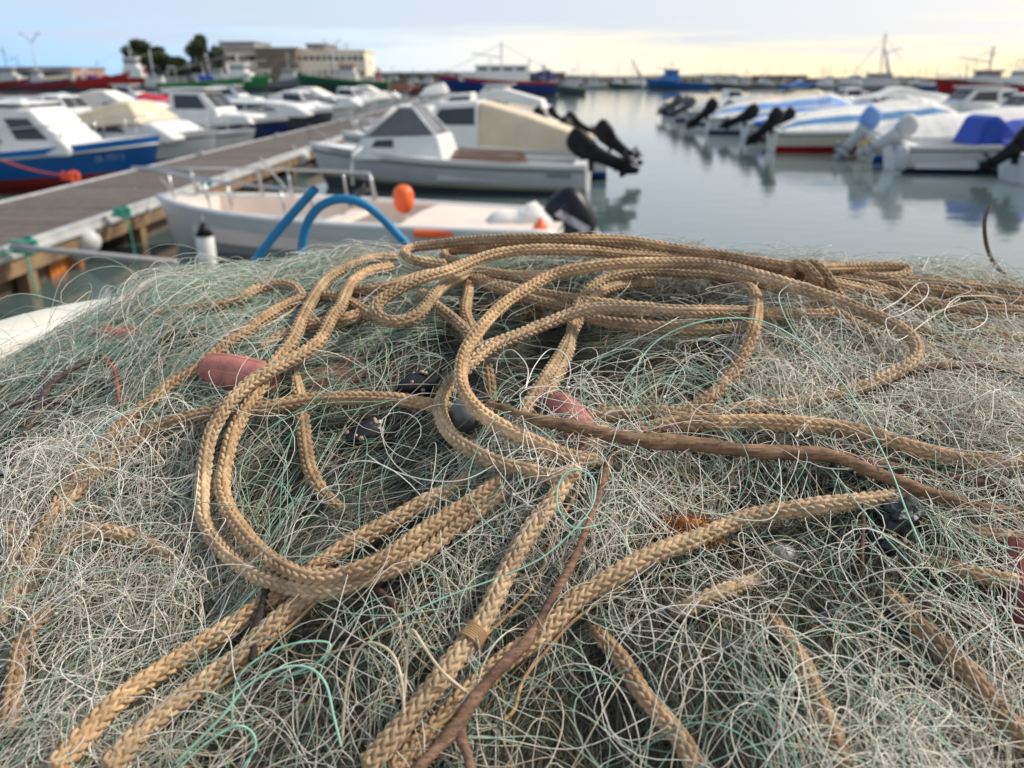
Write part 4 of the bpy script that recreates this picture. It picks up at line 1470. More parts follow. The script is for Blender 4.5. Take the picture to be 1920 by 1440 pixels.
def tree(label, u, vtop, D, wpx, n=900, seed=0, name='pine_tree', lobes=9, flat=.6):
    r = random.Random(seed)
    x = X(u, D, 8)
    ztop = pd(u, vtop, D).z
    hgt = ztop - 1.4
    W = 1.2 * wpx * D * .935 / FPX
    o = thing(name, label, 'tree', (x, D, 1.4), 0, 'trees on the far shore')
    t = MB()
    t.tube([(0, 0, -.3), (W * .02, 0, hgt * .3), (-W * .02, 0, hgt * .6), (0, 0, hgt * .85)], [hgt * .035, hgt * .028, hgt * .02, hgt * .008], 8)
    cs = []
    for k in range(lobes):
        a = r.uniform(0, 6.28)
        rad = r.uniform(.1, .38) * W
        z = hgt * r.uniform(.38, .86)
        rad *= 1.15 - .75 * max(0, (z / hgt - .55) / .4)
        c = Vector((math.cos(a) * rad, math.sin(a) * rad, z))
        cs.append((c, W * r.uniform(.20, .30)))
        t.tube([(0, 0, z * .62), c * .6 + Vector((0, 0, z * .32)), c], [hgt * .012, hgt * .008, hgt * .004], 5)
    cs.append((Vector((0, 0, hgt * .88)), W * .17))
    t.build('trunk', BARK, o, smooth=True)
    nr = np.random.default_rng(seed)
    N_ = n * 5
    ci = nr.integers(0, len(cs), N_)
    C_ = np.array([list(c[0]) for c in cs])[ci]
    R_ = np.array([c[1] for c in cs])[ci]
    d = nr.normal(size=(N_, 3))
    d /= np.linalg.norm(d, axis=1)[:, None]
    P = C_ + d * (R_ * nr.uniform(.35, 1.05, N_) ** .6)[:, None] * np.array([1, 1, flat])
    s = W * .042 * nr.uniform(.5, 1.4, N_)
    a1 = nr.normal(size=(N_, 3))
    a1 /= np.linalg.norm(a1, axis=1)[:, None]
    a2 = np.cross(a1, nr.normal(size=(N_, 3)))
    a2 /= np.linalg.norm(a2, axis=1)[:, None]
    V = np.stack([P - a1 * s[:, None], P + a2 * s[:, None] * .6, P + a1 * s[:, None], P - a2 * s[:, None] * .6], 1).reshape(-1, 3)
    F = np.arange(N_ * 4).reshape(-1, 4)
    g = nr.uniform(.6, 1.5, len(cs))[ci] * nr.uniform(.7, 1.3, N_)
    dye = np.repeat(np.stack([.045 * g, .06 * g, .02 * g], 1), 4, axis=0)
    np_mesh('crown', V, F, LEAF, o, dye, smooth=False)
    return o


tree('broad dark pine, left of the pair behind the red trawler', 258, 70, 250, 52, seed=1)
tree('lower spreading pine right of the broad dark one', 298, 86, 252, 56, seed=2, lobes=8)
tree('small low bush like pine at the right foot of the tree group', 334, 104, 256, 34, seed=5, lobes=6)
tree('tall round crowned pine beside the pinkish building', 378, 61, 250, 42, seed=3, lobes=10, flat=.85)
tree('lower olive coloured tree at the foot of the tall round pine', 404, 84, 254, 34, seed=4, lobes=7, flat=.9)


def lamp(label, u, vtop, D, arms=2, spread=17):
    zt_ = pd(u, vtop, D).z
    o = thing('street_lamp', label, 'street lamp', (X(u, D, 6), D, 1.4), 0, 'lamps on the far quay')
    hh = zt_ - 1.4
    m_ = MB()
    m_.tube([(0, 0, 0), (0, 0, hh * .80)], [.22, .14], 8)
    m_.build('pole', GREYW, o, smooth=True)
    s_ = spread * D * .935 / FPX
    for si in ((1, -1) if arms == 2 else (1,)):
        m_ = MB()
        m_.tube([(0, 0, hh * .79), (si * s_ * .6, 0, hh * .93), (si * s_ * .75, 0, hh * .95)], .11, 6)
        a_ = m_.build('arm', GREYW, o, smooth=True)
        m_ = MB()
        m_.box((si * s_ * .95, 0, hh * .97), (s_ * .5, .45, .28))
        m_.build('lamp_head', GREYW, a_, bevel=.08)
    return o


lamp('tall double armed street lamp above the far left boats', 66, 60, 200)
lamp('double armed street lamp beside the cream building', 625, 74, 250, spread=14)
lamp('single slim lamp post between the trees', 284, 76, 235, arms=1, spread=8)
# white and grey boom poles against the right hand sky
for lb, u0, v0, u1, v1, D, r_ in [('pale slanting boom against the sky, above the grey end on trawler side', 1185, 112, 1206, 152, 212, .45), ('raked pale mast beside the long grey trawler', 1660, 90, 1668, 145, 152, .33)]:
    m_ = MB()
    m_.tube([pd(u1, v1, D), pd(u0, v0, D)], [r_, r_ * .5], 6)
    a_ = pd(u1, v1, D)
    m_.tube([(a_.x, D, .1), a_], r_, 6)
    tag(m_.build('boom', GREYW, smooth=True), lb, 'boom')
# ------------------------------------------------------------------ the heap of nets: ground shape
PY = np.array([-.2, .05, .15, .275, .364, .452, .526, .597, .711, .776, .85, .95, 1.1, 1.3])
PZ = np.array([-.44, -.375, -.34, -.289, -.254, -.218, -.192, -.174, -.158, -.156, -.170, -.215, -.42, -.9])
_yy = np.linspace(PY[0], PY[-1], 600)
_zz = np.interp(_yy, PY, PZ)
_k = np.exp(-np.linspace(-2, 2, 25) ** 2)
_k /= _k.sum()
_zz = np.convolve(np.pad(_zz, 12, mode='edge'), _k, mode='valid')
_zz[:10] = np.interp(_yy[:10], PY, PZ)
BUMP = [(rng.uniform(-1, 1), rng.uniform(-1, 1), rng.uniform(0, 6.3), a) for a in (.0035, .0035, .003, .003, .003, .003)]
BF = [11, 14, 19, 26, 34, 45]


def zs(x, y):
    """height of the heap relative to the eye"""
    z = np.interp(y, _yy, _zz)
    z = z - np.where(x < 0, .30, .15) * x * x
    z = z - np.clip(-.36 - x, 0, None) ** 1.3 * .42 * np.clip((y - .45) / .25, 0, 1)
    for (a, b, c, am), f in zip(BUMP, BF):
        n = math.hypot(a, b)
        z = z + am * np.sin(f * (a * x + b * y) / n + c)
    return z


_t = np.linspace(.22, 1.25, 700)


def cast(uv, lift):
    """photo survey points -> points on the heap (plus lift)"""
    uv = np.atleast_2d(np.asarray(uv, float))
    d = ray(uv[:, 0], uv[:, 1])
    d = d / (d[:, 1:2] * CP - d[:, 2:3] * SP)
    P = d[:, None, :] * _t[None, :, None]
    lift = np.broadcast_to(np.asarray(lift, float), (len(uv),))
    gap = P[..., 2] - zs(P[..., 0], P[..., 1]) - lift[:, None]
    hit = gap < 0
    i = np.where(hit.any(1), hit.argmax(1), gap.argmin(1))
    return P[np.arange(len(uv)), i] + np.array([0, 0, H])


def smooth_path(P, n=2):
    for _ in range(n):
        Q = P.copy()
        Q[1:-1] = .25 * P[:-2] + .5 * P[1:-1] + .25 * P[2:]
        P = Q
    return P


# ------------------------------------------------------------------ tub that holds the nets
def tub():
    o = thing('net_tub', 'white plastic tub with rounded rim heaped with fishing nets', 'tub', (.16, .40, H - 1.0))
    x0, x1, y0, y1, rad = -.66, .66, -.42, .455, .15
    path = []
    for cx, cy, a0 in ((x1 - rad, y1 - rad, 0), (x0 + rad, y1 - rad, 90), (x0 + rad, y0 + rad, 180), (x1 - rad, y0 + rad, 270)):
        for k in range(12):
            a = R(a0 + 90 * k / 11)
            path.append((cx + rad * math.cos(a), cy + rad * math.sin(a), math.cos(a), math.sin(a)))
    zr = 1.0 - .222
    prof = [(-.10, .06), (-.06, .4), (-.035, zr - .05), (-.03, zr - .012), (-.022, zr), (-.004, zr + .005), (.014, zr), (.022, zr - .012), (.02, zr - .032), (.004, zr - .04),
            (-.02, .4), (-.07, .0)]
    rings = [[Vector((px + nx * d, py + ny * d, z)) for px, py, nx, ny in path] for d, z in prof]
    b = MB()
    b.loft(rings, cap=False)
    b.add(rings[0], [tuple(range(len(path)))])
    b.build('shell', mat('tub_plastic', (.54, .53, .48), .45, var=.14, scale=7, bump=.15, bscale=30), o, smooth=True)
    b = MB()
    for sx in (x0 - .005, x1 + .005):
        b.box((sx, 0, zr - .06), (.05, .35, .03))
    b.build('handle', MATS['tub_plastic'], o, bevel=.01)


tub()

# ------------------------------------------------------------------ ropes
ROPE_M = attr_mat('braided_rope_fibre', .85, nscale=45, nvar=.28, bump=.5, bscale=1500, spec=.25, tint=(.115, .078, .045), tscale=13, tamt=.42)


def rope_mesh(name, P, r, n=50, ncell=8, pitch=.0062, tone=1.0, amp=.26):
    seg = np.linalg.norm(np.diff(P, axis=0), axis=1)
    s = np.concatenate([[0], np.cumsum(seg)])
    m = max(8, int(s[-1] / .0006))
    si = np.linspace(0, s[-1], m)
    C_ = np.stack([np.interp(si, s, P[:, k]) for k in range(3)], 1)
    C_ = smooth_path(C_, 6)
    T = np.gradient(C_, axis=0)
    T /= np.linalg.norm(T, axis=1)[:, None]
    upv = np.array([0.05, -.35, 1.0])
    A = np.cross(T, upv)
    A /= np.linalg.norm(A, axis=1)[:, None]
    B = np.cross(A, T)
    th = np.linspace(0, 2 * np.pi, n, endpoint=False)
    tw = .6 * np.sin(si * 9)[:, None]
    cth = ncell * (th[None] + tw) / (2 * np.pi)
    p = np.floor(cth)
    u_ = 2 * (cth - p) - 1
    odd = np.mod(p, 2)
    q_ = si[:, None] / pitch + .5 * odd + .30 * u_ * (1 - 2 * odd)
    fs_ = 2 * (q_ - np.floor(q_)) - 1
    h = np.clip(1 - np.abs(u_) ** 3, 0, 1) ** .6 * np.clip(1 - np.abs(fs_) ** 2.6, 0, 1) ** .7
    lump = .03 * np.sin(si * 60 + 1.7)[:, None] + .025 * np.sin(si * 143)[:, None]
    rr = r * (1 - amp + amp * 1.25 * h + lump)
    end = np.clip(np.minimum(np.arange(m), np.arange(m)[::-1]) / 5.0, .15, 1)
    rr = rr * end[:, None]
    V = C_[:, None, :] + rr[..., None] * (A[:, None, :] * np.cos(th)[None, :, None] + B[:, None, :] * np.sin(th)[None, :, None])
    i = np.arange(m - 1)[:, None] * n
    k = np.arange(n)[None]
    k2 = (k + 1) % n
    F = np.stack([i + k, i + k2, i + n + k2, i + n + k], -1).reshape(-1, 4)
    # yarn colours differ from strand to strand
    hsh = np.sin(np.mod(p, ncell) * 12.9898 + np.floor(q_) * 78.233) * 43758.5453
    hsh = hsh - np.floor(hsh)
    g = tone * (.80 + .38 * hsh) * (1 + .10 * np.sin(si * 17 + 2))[:, None]
    warm = (.5 + .5 * np.sin(si * 7.3 + len(P)))[:, None]
    dye = np.stack([.465 * g, (.31 + .03 * warm) * g, (.178 + .035 * warm) * g], -1).reshape(-1, 3)
    return np_mesh(name, V.reshape(-1, 3), F, ROPE_M, None, dye)


TH, TK = .0045, .0050
RG_ = 'tan braided ropes on the net heap'
ROPES = [
    # label, points, radius, lifts (start..end), tone
    ('outer strand of the big rope loop on the left, running up behind the brick float', [(735, 500), (690, 510), (657, 533), (640, 573), (623, 593), (600, 637), (567, 663), (533, 681), (493, 702), (467, 719), (433, 752), (410, 785), (393, 820), (384, 867), (380, 930), (384, 982), (416, 1030), (454, 1061), (495, 1086), (544, 1101), (590, 1108), (640, 1102), (696, 1080), (752, 1060), (809, 1024), (850, 990), (884, 967), (914, 945), (950, 915)], TH, (.006, .018, .024, .014, .010, .010, .006), 1.05),
    ('inner strand of the big rope loop on the left', [(747, 485), (690, 486), (640, 507), (610, 527), (587, 560), (567, 597), (549, 637), (527, 665), (508, 690), (480, 740), (455, 778), (436, 817), (423, 867), (416, 910), (424, 945), (446, 985), (476, 1022), (516, 1055), (562, 1079), (605, 1086), (640, 1078), (715, 1052), (790, 1000), (846, 962), (902, 928), (945, 898)], TH, (.004, .012, .012, .012, .014, .014, .018, .010), .95),
    ('rope with the tight narrow bend at the top centre of the heap', [(1700, 560), (1560, 530), (1440, 505), (1280, 486), (1190, 480), (1107, 471), (1007, 468), (940, 474), (890, 488), (840, 508), (790, 521), (750, 541), (717, 561), (703, 578), (711, 594), (733, 603), (763, 600), (787, 587), (807, 563), (827, 539), (853, 524), (883, 509), (910, 510), (973, 517), (1040, 518)], TH, (.012, .02, .026, .03, .026, .020, .010, .006), 1.0),
    ('rope forming the outer ring of the centre coil and doubling back at the right', [(1240, 790), (1330, 775), (1413, 763), (1480, 757), (1547, 744), (1597, 731), (1647, 714), (1697, 688), (1719, 668), (1716, 643), (1690, 617), (1647, 594), (1597, 574), (1547, 554), (1480, 534), (1413, 514), (1347, 498), (1280, 493), (1173, 494), (1110, 500), (1040, 514), (990, 541), (940, 574), (900, 617), (870, 663), (863, 707), (873, 740), (900, 773), (940, 800), (990, 823), (1040, 847), (1090, 860), (1130, 862)], TH, (.004, .008, .016, .026, .034, .036, .034, .026, .018, .008), 1.06),
    ('rope forming the inner ring of the centre coil, passing under the outer one', [(1640, 640), (1573, 589), (1547, 590), (1480, 590), (1380, 584), (1280, 583), (1207, 580), (1123, 578), (1073, 588), (1023, 607), (973, 628), (923, 648), (893, 671), (866, 700), (842, 725), (826, 752), (828, 785), (847, 817), (887, 845), (933, 868), (990, 882), (1045, 895), (1090, 890)], TH, (.008, .012, .022, .024, .02, .012, .010, .016, .010), 1.02),
    ('rope crossing vertically under the right end of the centre coil', [(1330, 522), (1370, 527), (1397, 535), (1413, 547), (1419, 565), (1417, 603), (1407, 637), (1387, 677), (1363, 713), (1337, 740), (1300, 765), (1270, 785), (1235, 800)], TH, (.008, .012, .028, .012, .008, .004), 1.0),
    ('left one of the two strands dropping through the centre coil', [(1230, 530), (1187, 531), (1140, 541), (1107, 563), (1087, 597), (1063, 643), (1040, 683), (1013, 723), (990, 760), (970, 800)], TH, (.006, .012, .008, .008, .002), .92),
    ('right one of the two strands dropping through the centre coil', [(1480, 545), (1380, 520), (1280, 511), (1207, 508), (1140, 521), (1105, 543), (1083, 572), (1075, 610), (1068, 650), (1050, 695), (1020, 745)], TH, (.012, .018, .02, .012, .008, .002), .96),
    ('rope crossing from the tight bend to the coil, upper strand', [(880, 518), (930, 533), (1007, 550), (1073, 561), (1140, 571), (1230, 578)], TH, (.004, .01, .012, .006), .95),
    ('rope crossing from the tight bend to the coil, lower strand', [(860, 515), (893, 527), (940, 544), (1000, 564), (1057, 577), (1110, 598), (1173, 609), (1280, 617), (1347, 617), (1413, 607), (1490, 585), (1560, 570)], TH, (.004, .008, .008, .008, .008, .004), .88),
    ('short rope slanting down into the coil from under the tight bend', [(790, 550), (813, 570), (847, 597), (873, 620), (895, 650)], TH, (.002, .006, .006, .002), .92),
    ('short upright rope end between the tight bend and the coil', [(880, 530), (877, 553), (873, 587), (883, 613), (900, 655), (915, 700), (922, 760)], TH, (.002, .005, .004, .000, -.014), .9),
    ('uppermost rope along the crest of the heap, turning back at its left end', [(840, 497), (800, 492), (773, 486), (757, 475), (773, 464), (823, 458), (890, 451), (973, 448), (1073, 448), (1173, 451), (1280, 470), (1347, 478), (1413, 490), (1480, 500), (1547, 503), (1613, 501), (1680, 500), (1702, 507), (1690, 518), (1640, 522)], TH, (.008, .018, .026, .03, .028, .024, .016, .01), .93),
    ('second rope along the crest just below the uppermost one', [(870, 500), (833, 481), (845, 470), (890, 467), (973, 464), (1020, 457), (1073, 454), (1140, 461), (1223, 478), (1300, 487), (1390, 498), (1490, 512)], TH, (.006, .014, .018, .018, .012), .88),
    ('dark double bend of rope standing up on the right of the crest, left bight', [(1470, 540), (1478, 515), (1484, 502), (1500, 497), (1518, 507), (1536, 530), (1556, 552)], TH, (.012, .03, .036, .03, .012), .70),
    ('dark double bend of rope standing up on the right of the crest, right bight', [(1490, 545), (1503, 510), (1512, 499), (1532, 500), (1551, 520), (1567, 547), (1580, 565)], TH, (.01, .028, .034, .026, .01), .68),
    ('right hand rope running from the bend to the edge, upper', [(1540, 512), (1580, 515), (1647, 522), (1713, 539), (1780, 549), (1847, 558), (1935, 568)], TH, (.008, .014, .014, .012), .76),
    ('right hand rope running from the bend to the edge, middle', [(1545, 525), (1563, 522), (1613, 530), (1663, 545), (1713, 562), (1780, 576), (1847, 580), (1935, 583)], TH, (.008, .016, .014, .012), .82),
    ('right hand rope along the skyline of the heap', [(1660, 523), (1697, 525), (1780, 531), (1847, 538), (1935, 550)], TH, (.006, .012, .012), .8),
    ('right hand rope below the two that reach the edge', [(1700, 575), (1747, 588), (1813, 607), (1863, 627), (1935, 646)], TH, (.004, .008, .008), .9),
    ('rope leaving the ring of the coil towards the right edge', [(1600, 590), (1650, 602), (1717, 620), (1780, 638), (1830, 663), (1880, 687), (1935, 722)], TH, (.006, .01, .008, .006), .95),
    ('short rope under the ring at the right of the centre coil', [(1560, 570), (1590, 582), (1625, 600), (1660, 628)], TH, (.004, .008, .004), .85),
    ('thick coarse rope lying across the right side above the stick', [(1190, 812), (1240, 800), (1290, 794), (1345, 793), (1413, 791), (1480, 794), (1563, 800), (1630, 814), (1680, 830), (1747, 850), (1813, 864), (1880, 871), (1940, 870)], TK, (.004, .012, .014, .012, .008, .006), 1.12),
    ('rope half hidden in netting just above the thick coarse rope', [(1095, 785), (1150, 776), (1240, 773), (1320, 782)], TH, (.002, .008, .008, .004), 1.0),
    ('thick rope with a twine binding running down the middle to the bottom edge', [(1130, 800), (1110, 840), (1085, 868), (1060, 902), (1037, 938), (1007, 977), (977, 1021), (955, 1062), (932, 1110), (910, 1155), (884, 1197), (850, 1238), (809, 1294), (771, 1339), (734, 1384), (680, 1445)], TK, (.002, .010, .014, .016, .016, .014), 1.12),
    ('thick rope running from the orange sponge down to the bottom, right of the bound rope', [(1800, 945), (1749, 934), (1692, 929), (1655, 935), (1599, 941), (1542, 947), (1475, 957), (1411, 968), (1347, 992), (1300, 1012), (1255, 1027), (1202, 1050), (1146, 1084), (1090, 1117), (1045, 1159), (1004, 1200), (959, 1228), (902, 1279), (865, 1312), (800, 1380), (730, 1450)], TK, (-.004, .004, .008, .010, .010, .004, .002), 1.06),
    ('short rope end dipping into the net at the right edge, lower', [(1690, 1040), (1722, 1050), (1767, 1061), (1824, 1076), (1880, 1087), (1940, 1098)], TH, (-.020, .002, .003), 1.05),
    ('short rope behind the black charcoal lump at the right edge', [(1740, 985), (1790, 995), (1850, 1003), (1935, 1010)], TH, (-.018, .002, .001), .95),
    ('rope slanting down to the bottom right corner under the net', [(1660, 1110), (1704, 1159), (1749, 1196), (1779, 1230), (1812, 1260), (1850, 1305), (1887, 1350), (1940, 1410)], TK, (-.016, .004, .006, .006, .005), 1.0),
    ('faint rope deep in the net left of the corner rope', [(1440, 1150), (1456, 1177), (1482, 1211), (1505, 1245), (1522, 1285), (1545, 1340), (1570, 1400), (1590, 1450)], TH, (-.018, -.002, .003, .003, .001), .95),
    ('rope slanting under the net right of the thin branch', [(1085, 1150), (1120, 1189), (1165, 1237), (1202, 1297), (1240, 1342), (1277, 1387), (1310, 1450)], TH, (-.022, -.002, .003, .001, -.002), 1.0),
    ('faint rope in the net below the orange sponge', [(1250, 1155), (1280, 1144), (1317, 1125), (1374, 1102), (1440, 1076)], TH, (-.018, .001, .004, -.001, -.018), .95),
    ('rope from behind the brick float down the left side, upper strand', [(700, 595), (640, 560), (580, 558), (533, 574), (493, 597), (460, 623), (417, 650), (383, 682), (333, 712), (293, 744), (260, 771), (227, 801), (193, 838), (167, 868), (133, 908), (100, 962), (70, 1022), (50, 1085), (40, 1150)], TH, (.006, .010, .010, .008, .008, .008, .006, .002), .92),
    ('rope arching from the coil over the left side, lower strand', [(850, 768), (815, 761), (740, 748), (640, 746), (567, 751), (500, 764), (450, 771), (400, 774), (350, 784), (300, 801), (260, 823), (220, 851), (193, 882), (150, 920), (100, 968), (60, 1040), (20, 1115), (-10, 1180)], TH, (.002, .008, .009, .009, .009, .008, .006), .94),
    ('short rope tucked beside the brick float under the big loop', [(700, 583), (673, 590), (640, 600), (600, 606), (567, 613), (527, 632), (485, 657)], TH, (.002, .008, .008, .006, .002), .95),
    ('small rope bight at the upper left, half buried', [(575, 570), (563, 550), (550, 537), (520, 533), (480, 543), (450, 560), (400, 575), (333, 583), (290, 592)], TH, (0.0060, 0.0100, 0.0080, 0.0030, 0.0000), .95),
    ('buried rope running down inside the big left loop', [(540, 670), (547, 690), (560, 737), (567, 783), (573, 833), (583, 883), (610, 930), (660, 975)], TH, (-.014, .001, .001, .0, -.016), .95),
    ('rope arch at the lower left, covered by white netting', [(60, 1120), (82, 1080), (105, 1046), (131, 1018), (165, 1002), (202, 997), (244, 1008), (281, 1026), (319, 1046), (356, 1066), (400, 1090)], TH, (-.014, .006, .011, .007, -.014), 1.0),
    ('rope curving down the far left below the arch', [(15, 1380), (22, 1320), (30, 1260), (41, 1207), (64, 1172), (94, 1145), (131, 1122), (175, 1108)], TH, (.002, .006, .006, -.012), .98),
    ('rope fragment at the left edge above the arch', [(-15, 960), (5, 975), (22, 992), (32, 1024), (22, 1069), (8, 1110)], TH, (.003, .007, .002), 1.0),
    ('thick rope at bottom left, upper of the parallel pair', [(95, 1450), (157, 1380), (202, 1331), (247, 1294), (292, 1264), (337, 1234), (386, 1204), (424, 1181), (461, 1156), (499, 1131), (540, 1106), (600, 1060), (640, 1030), (696, 998), (752, 968), (797, 942), (850, 918), (890, 893)], TK, (.012, .012, .008, .003, .003, .001), 1.1),
    ('thick rope at bottom left, lower of the parallel pair', [(195, 1450), (240, 1399), (277, 1362), (315, 1331), (360, 1297), (405, 1260), (450, 1230), (487, 1193), (525, 1160), (562, 1131), (610, 1100)], TK, (.010, .010, .008, .002), 1.02),
    ('short rope behind the tight bend at the left of the crest', [(640, 553), (657, 550), (690, 543), (723, 537), (773, 523), (810, 512)], TH, (.002, .008, .008, .004), .85),
]
RPATH = []
for lb, pts, r, lifts, tone in ROPES:
    n = 24 * len(pts)
    uv = catmull(np.array(pts, float), n)
    lf = np.interp(np.linspace(0, 1, n), np.linspace(0, 1, len(lifts)), lifts)
    P = cast(uv, lf + r * .55)
    P = smooth_path(P, 30)
    RPATH.append((P, r))
    thick = r == TK
    o = rope_mesh('rope', P, r, ncell=10 if thick else 8, pitch=.0056 if thick else .0048, tone=tone, amp=.38 if thick else .36)
    tag(o, ('thick ' if thick else '') + lb.replace('thick ', ''), 'rope', RG_)

# ------------------------------------------------------------------ twine, sticks
ATM = attr_mat('twine_fibre', .85, nscale=200, nvar=.25)


def tube_np(P, r, n=8):
    m = len(P)
    T = np.gradient(P, axis=0)
    T /= np.linalg.norm(T, axis=1)[:, None] + 1e-12
    A = np.cross(T, np.array([.1, -.4, 1.0]))
    A /= np.linalg.norm(A, axis=1)[:, None] + 1e-12
    B = np.cross(A, T)
    th = np.linspace(0, 2 * np.pi, n, endpoint=False)
    r = np.broadcast_to(np.asarray(r, float), (m,))
    V = P[:, None] + r[:, None, None] * (A[:, None] * np.cos(th)[None, :, None] + B[:, None] * np.sin(th)[None, :, None])
    i = np.arange(m - 1)[:, None] * n
    k = np.arange(n)[None]
    k2 = (k + 1) % n
    F = np.stack([i + k, i + k2, i + n + k2, i + n + k], -1).reshape(-1, 4)
    return V.reshape(-1, 3), F


def traced(name, label, cat, pts, r, col, lifts=.01, m=None, jit=0, n=None, group=None, knob=0.0, seed=0):
    n = n or 14 * len(pts)
    uv = catmull(np.array(pts, float), n)
    lf = np.interp(np.linspace(0, 1, n), np.linspace(0, 1, len(np.atleast_1d(lifts))), np.atleast_1d(lifts))
    P = smooth_path(cast(uv, lf), 12)
    rr = np.interp(np.linspace(0, 1, n), np.linspace(0, 1, len(np.atleast_1d(r))), np.atleast_1d(r))
    if knob:
        g_ = np.random.default_rng(seed)
        ph = g_.uniform(0, 6, 4)
        s = np.linspace(0, 1, n) * len(pts)
        rr = rr * (1 + knob * (.5 * np.sin(s * 2.1 + ph[0]) + .4 * np.sin(s * 5.3 + ph[1]) + .6 * np.clip(np.sin(s * 1.3 + ph[2]), .85, 1) * 3 - 1.6))
    V, F = tube_np(P, rr, 12 if knob else 8)
    if knob:
        V = V + np.random.default_rng(seed).normal(0, 1, V.shape) * np.mean(rr) * .035
    dye = np.broadcast_to(np.array(col, float), (len(V), 3))
    o = np_mesh(name, V, F, m or ATM, None, dye)
    return tag(o, label, cat, group)


TWC = (.42, .27, .13)
# binding wound round the bound rope
P, r = RPATH[[i for i, q in enumerate(ROPES) if 'twine binding' in q[0]][0]]
i0 = int(np.argmin(np.linalg.norm(P - cast([(884, 1192)], .02)[0], axis=1)))
s_ = np.linalg.norm(np.gradient(P, axis=0), axis=1).mean()
k0, k1 = int(i0 - .005 / s_), int(i0 + .005 / s_)
Cc = np.stack([np.interp(np.linspace(k0, k1, 260), np.arange(len(P)), P[:, k]) for k in range(3)], 1)
T = (Cc[-1] - Cc[0]) / np.linalg.norm(Cc[-1] - Cc[0])
A = np.cross(T, [0, 0, 1.0])
A /= np.linalg.norm(A)
B = np.cross(A, T)
a = np.linspace(0, 2 * np.pi * 7, 260)[:, None]
V, F = tube_np(Cc + (r * 1.12) * (A * np.cos(a) + B * np.sin(a)), .0008, 6)
tag(np_mesh('twine_binding', V, F, ATM, None, np.broadcast_to(np.array([.36, .22, .11]), (len(V), 3))), 'tight turns of twine bound round the thick rope in the lower middle', 'twine')
TWG = 'loose twines on the net heap'
traced('twine', 'tan twine running from the binding up beside the thin branch', 'twine', [(912, 1190), (940, 1165), (975, 1130), (1000, 1100), (1020, 1060), (1035, 1010), (1060, 960), (1085, 915)], .0009, TWC, .006, group=TWG)
traced('twine', 'tan twine falling along the lower middle, beneath the bound rope', 'twine', [(690, 1425), (730, 1400), (770, 1385), (800, 1372), (830, 1355), (860, 1330), (885, 1305)], .0011, TWC, .010, group=TWG)
traced('twine', 'tan twine beside the rope from the orange sponge', 'twine', [(1170, 1100), (1120, 1130), (1080, 1160), (1050, 1190), (1020, 1225), (990, 1260), (975, 1290), (965, 1330), (945, 1350)], .0009, TWC, .006, group=TWG)
traced('twine', 'tan twine along the lower of the bottom left pair of ropes', 'twine', [(590, 1130), (550, 1170), (500, 1210), (460, 1250), (430, 1275), (400, 1295), (350, 1320), (310, 1325)], .0009, TWC, .007, group=TWG)
traced('twine', 'reddish twine hanging from the far left float', 'twine', [(195, 668), (212, 690), (220, 715), (222, 745), (225, 755)], .0012, (.45, .10, .06), .006, group=TWG)
traced('twine', 'long pale twine curved over the upper left ropes', 'twine', [(560, 575), (520, 600), (470, 625), (430, 645), (395, 668), (350, 700), (300, 735), (270, 765)], .0009, (.5, .38, .24), .008, group=TWG)
traced('twine', 'cream twine loop at the bottom, left of the bound rope', 'twine', [(642, 1395), (645, 1330), (655, 1260), (675, 1215), (700, 1205), (735, 1225), (752, 1270), (757, 1330), (755, 1370), (765, 1372)], .0007, (.58, .49, .34), (.004, .02, .03, .03, .012), group=TWG)
traced('twine', 'cream twine peaked like a tent at the bottom middle', 'twine', [(757, 1330), (762, 1240), (768, 1190), (776, 1182), (800, 1220), (830, 1260), (865, 1290), (887, 1308)], .0007, (.58, .49, .34), (.01, .03, .035, .03, .01), group=TWG)

BARKM = attr_mat('stick_bark', .85, nscale=60, nvar=.4, bump=1.0, bscale=600, grain=(.12, .9, 1), tint=(.055, .032, .022), tscale=28, tamt=.6)


def branch(label, pts, r, lifts, col, subs=(), seed=0, group='dry sticks on the net heap'):
    o = traced('stick', label, 'stick', pts, r, col, lifts, BARKM, knob=.16, seed=seed, n=26 * len(pts))
    o['group'] = group
    for j, (p2, r2) in enumerate(subs):
        s2 = traced('twig', None, None, p2, r2, col, lifts[-1] if hasattr(lifts, '__len__') else lifts, BARKM, knob=.15, seed=seed + j + 1)
        s2.parent = o
    return o


branch('thick dry stick with a splintered end lying across the right half', [(918, 757), (955, 768), (985, 783), (1060, 797), (1130, 812), (1200, 825), (1300, 832), (1400, 845), (1500, 850), (1560, 855), (1640, 886), (1720, 916), (1820, 946), (1940, 968)],
       (.0016, .0034, .0043, .0045, .0047, .0046, .0042, .0038, .0035, .0031), (.024, .024, .022, .014, .011, .008), (.23, .135, .075), subs=[([(935, 757), (910, 752), (895, 757)], (.002, .0007)), ([(930, 765), (905, 768), (893, 776)], (.0016, .0005))], seed=1)
branch('brown stick splitting off below the thick one towards the right edge', [(1535, 850), (1590, 862), (1650, 873), (1760, 893), (1850, 910), (1940, 926)], (.0045, .004, .004, .0035), (.008, .006, .004), (.16, .085, .055), seed=5)
branch('thin reddish branch slanting from the centre down to the bottom edge, forked near its foot', [(1150, 838), (1140, 870), (1125, 920), (1105, 975), (1085, 1030), (1060, 1080), (1030, 1130), (990, 1200), (940, 1250), (890, 1310), (850, 1370), (775, 1450)],
       (.0030, .0021, .0018, .0021, .0024, .0028, .0031, .0031, .0029), (.012, .016, .020, .018, .014, .012), (.21, .12, .075), subs=[([(862, 1360), (868, 1395), (878, 1420), (882, 1450)], (.0026, .0022))], seed=9)
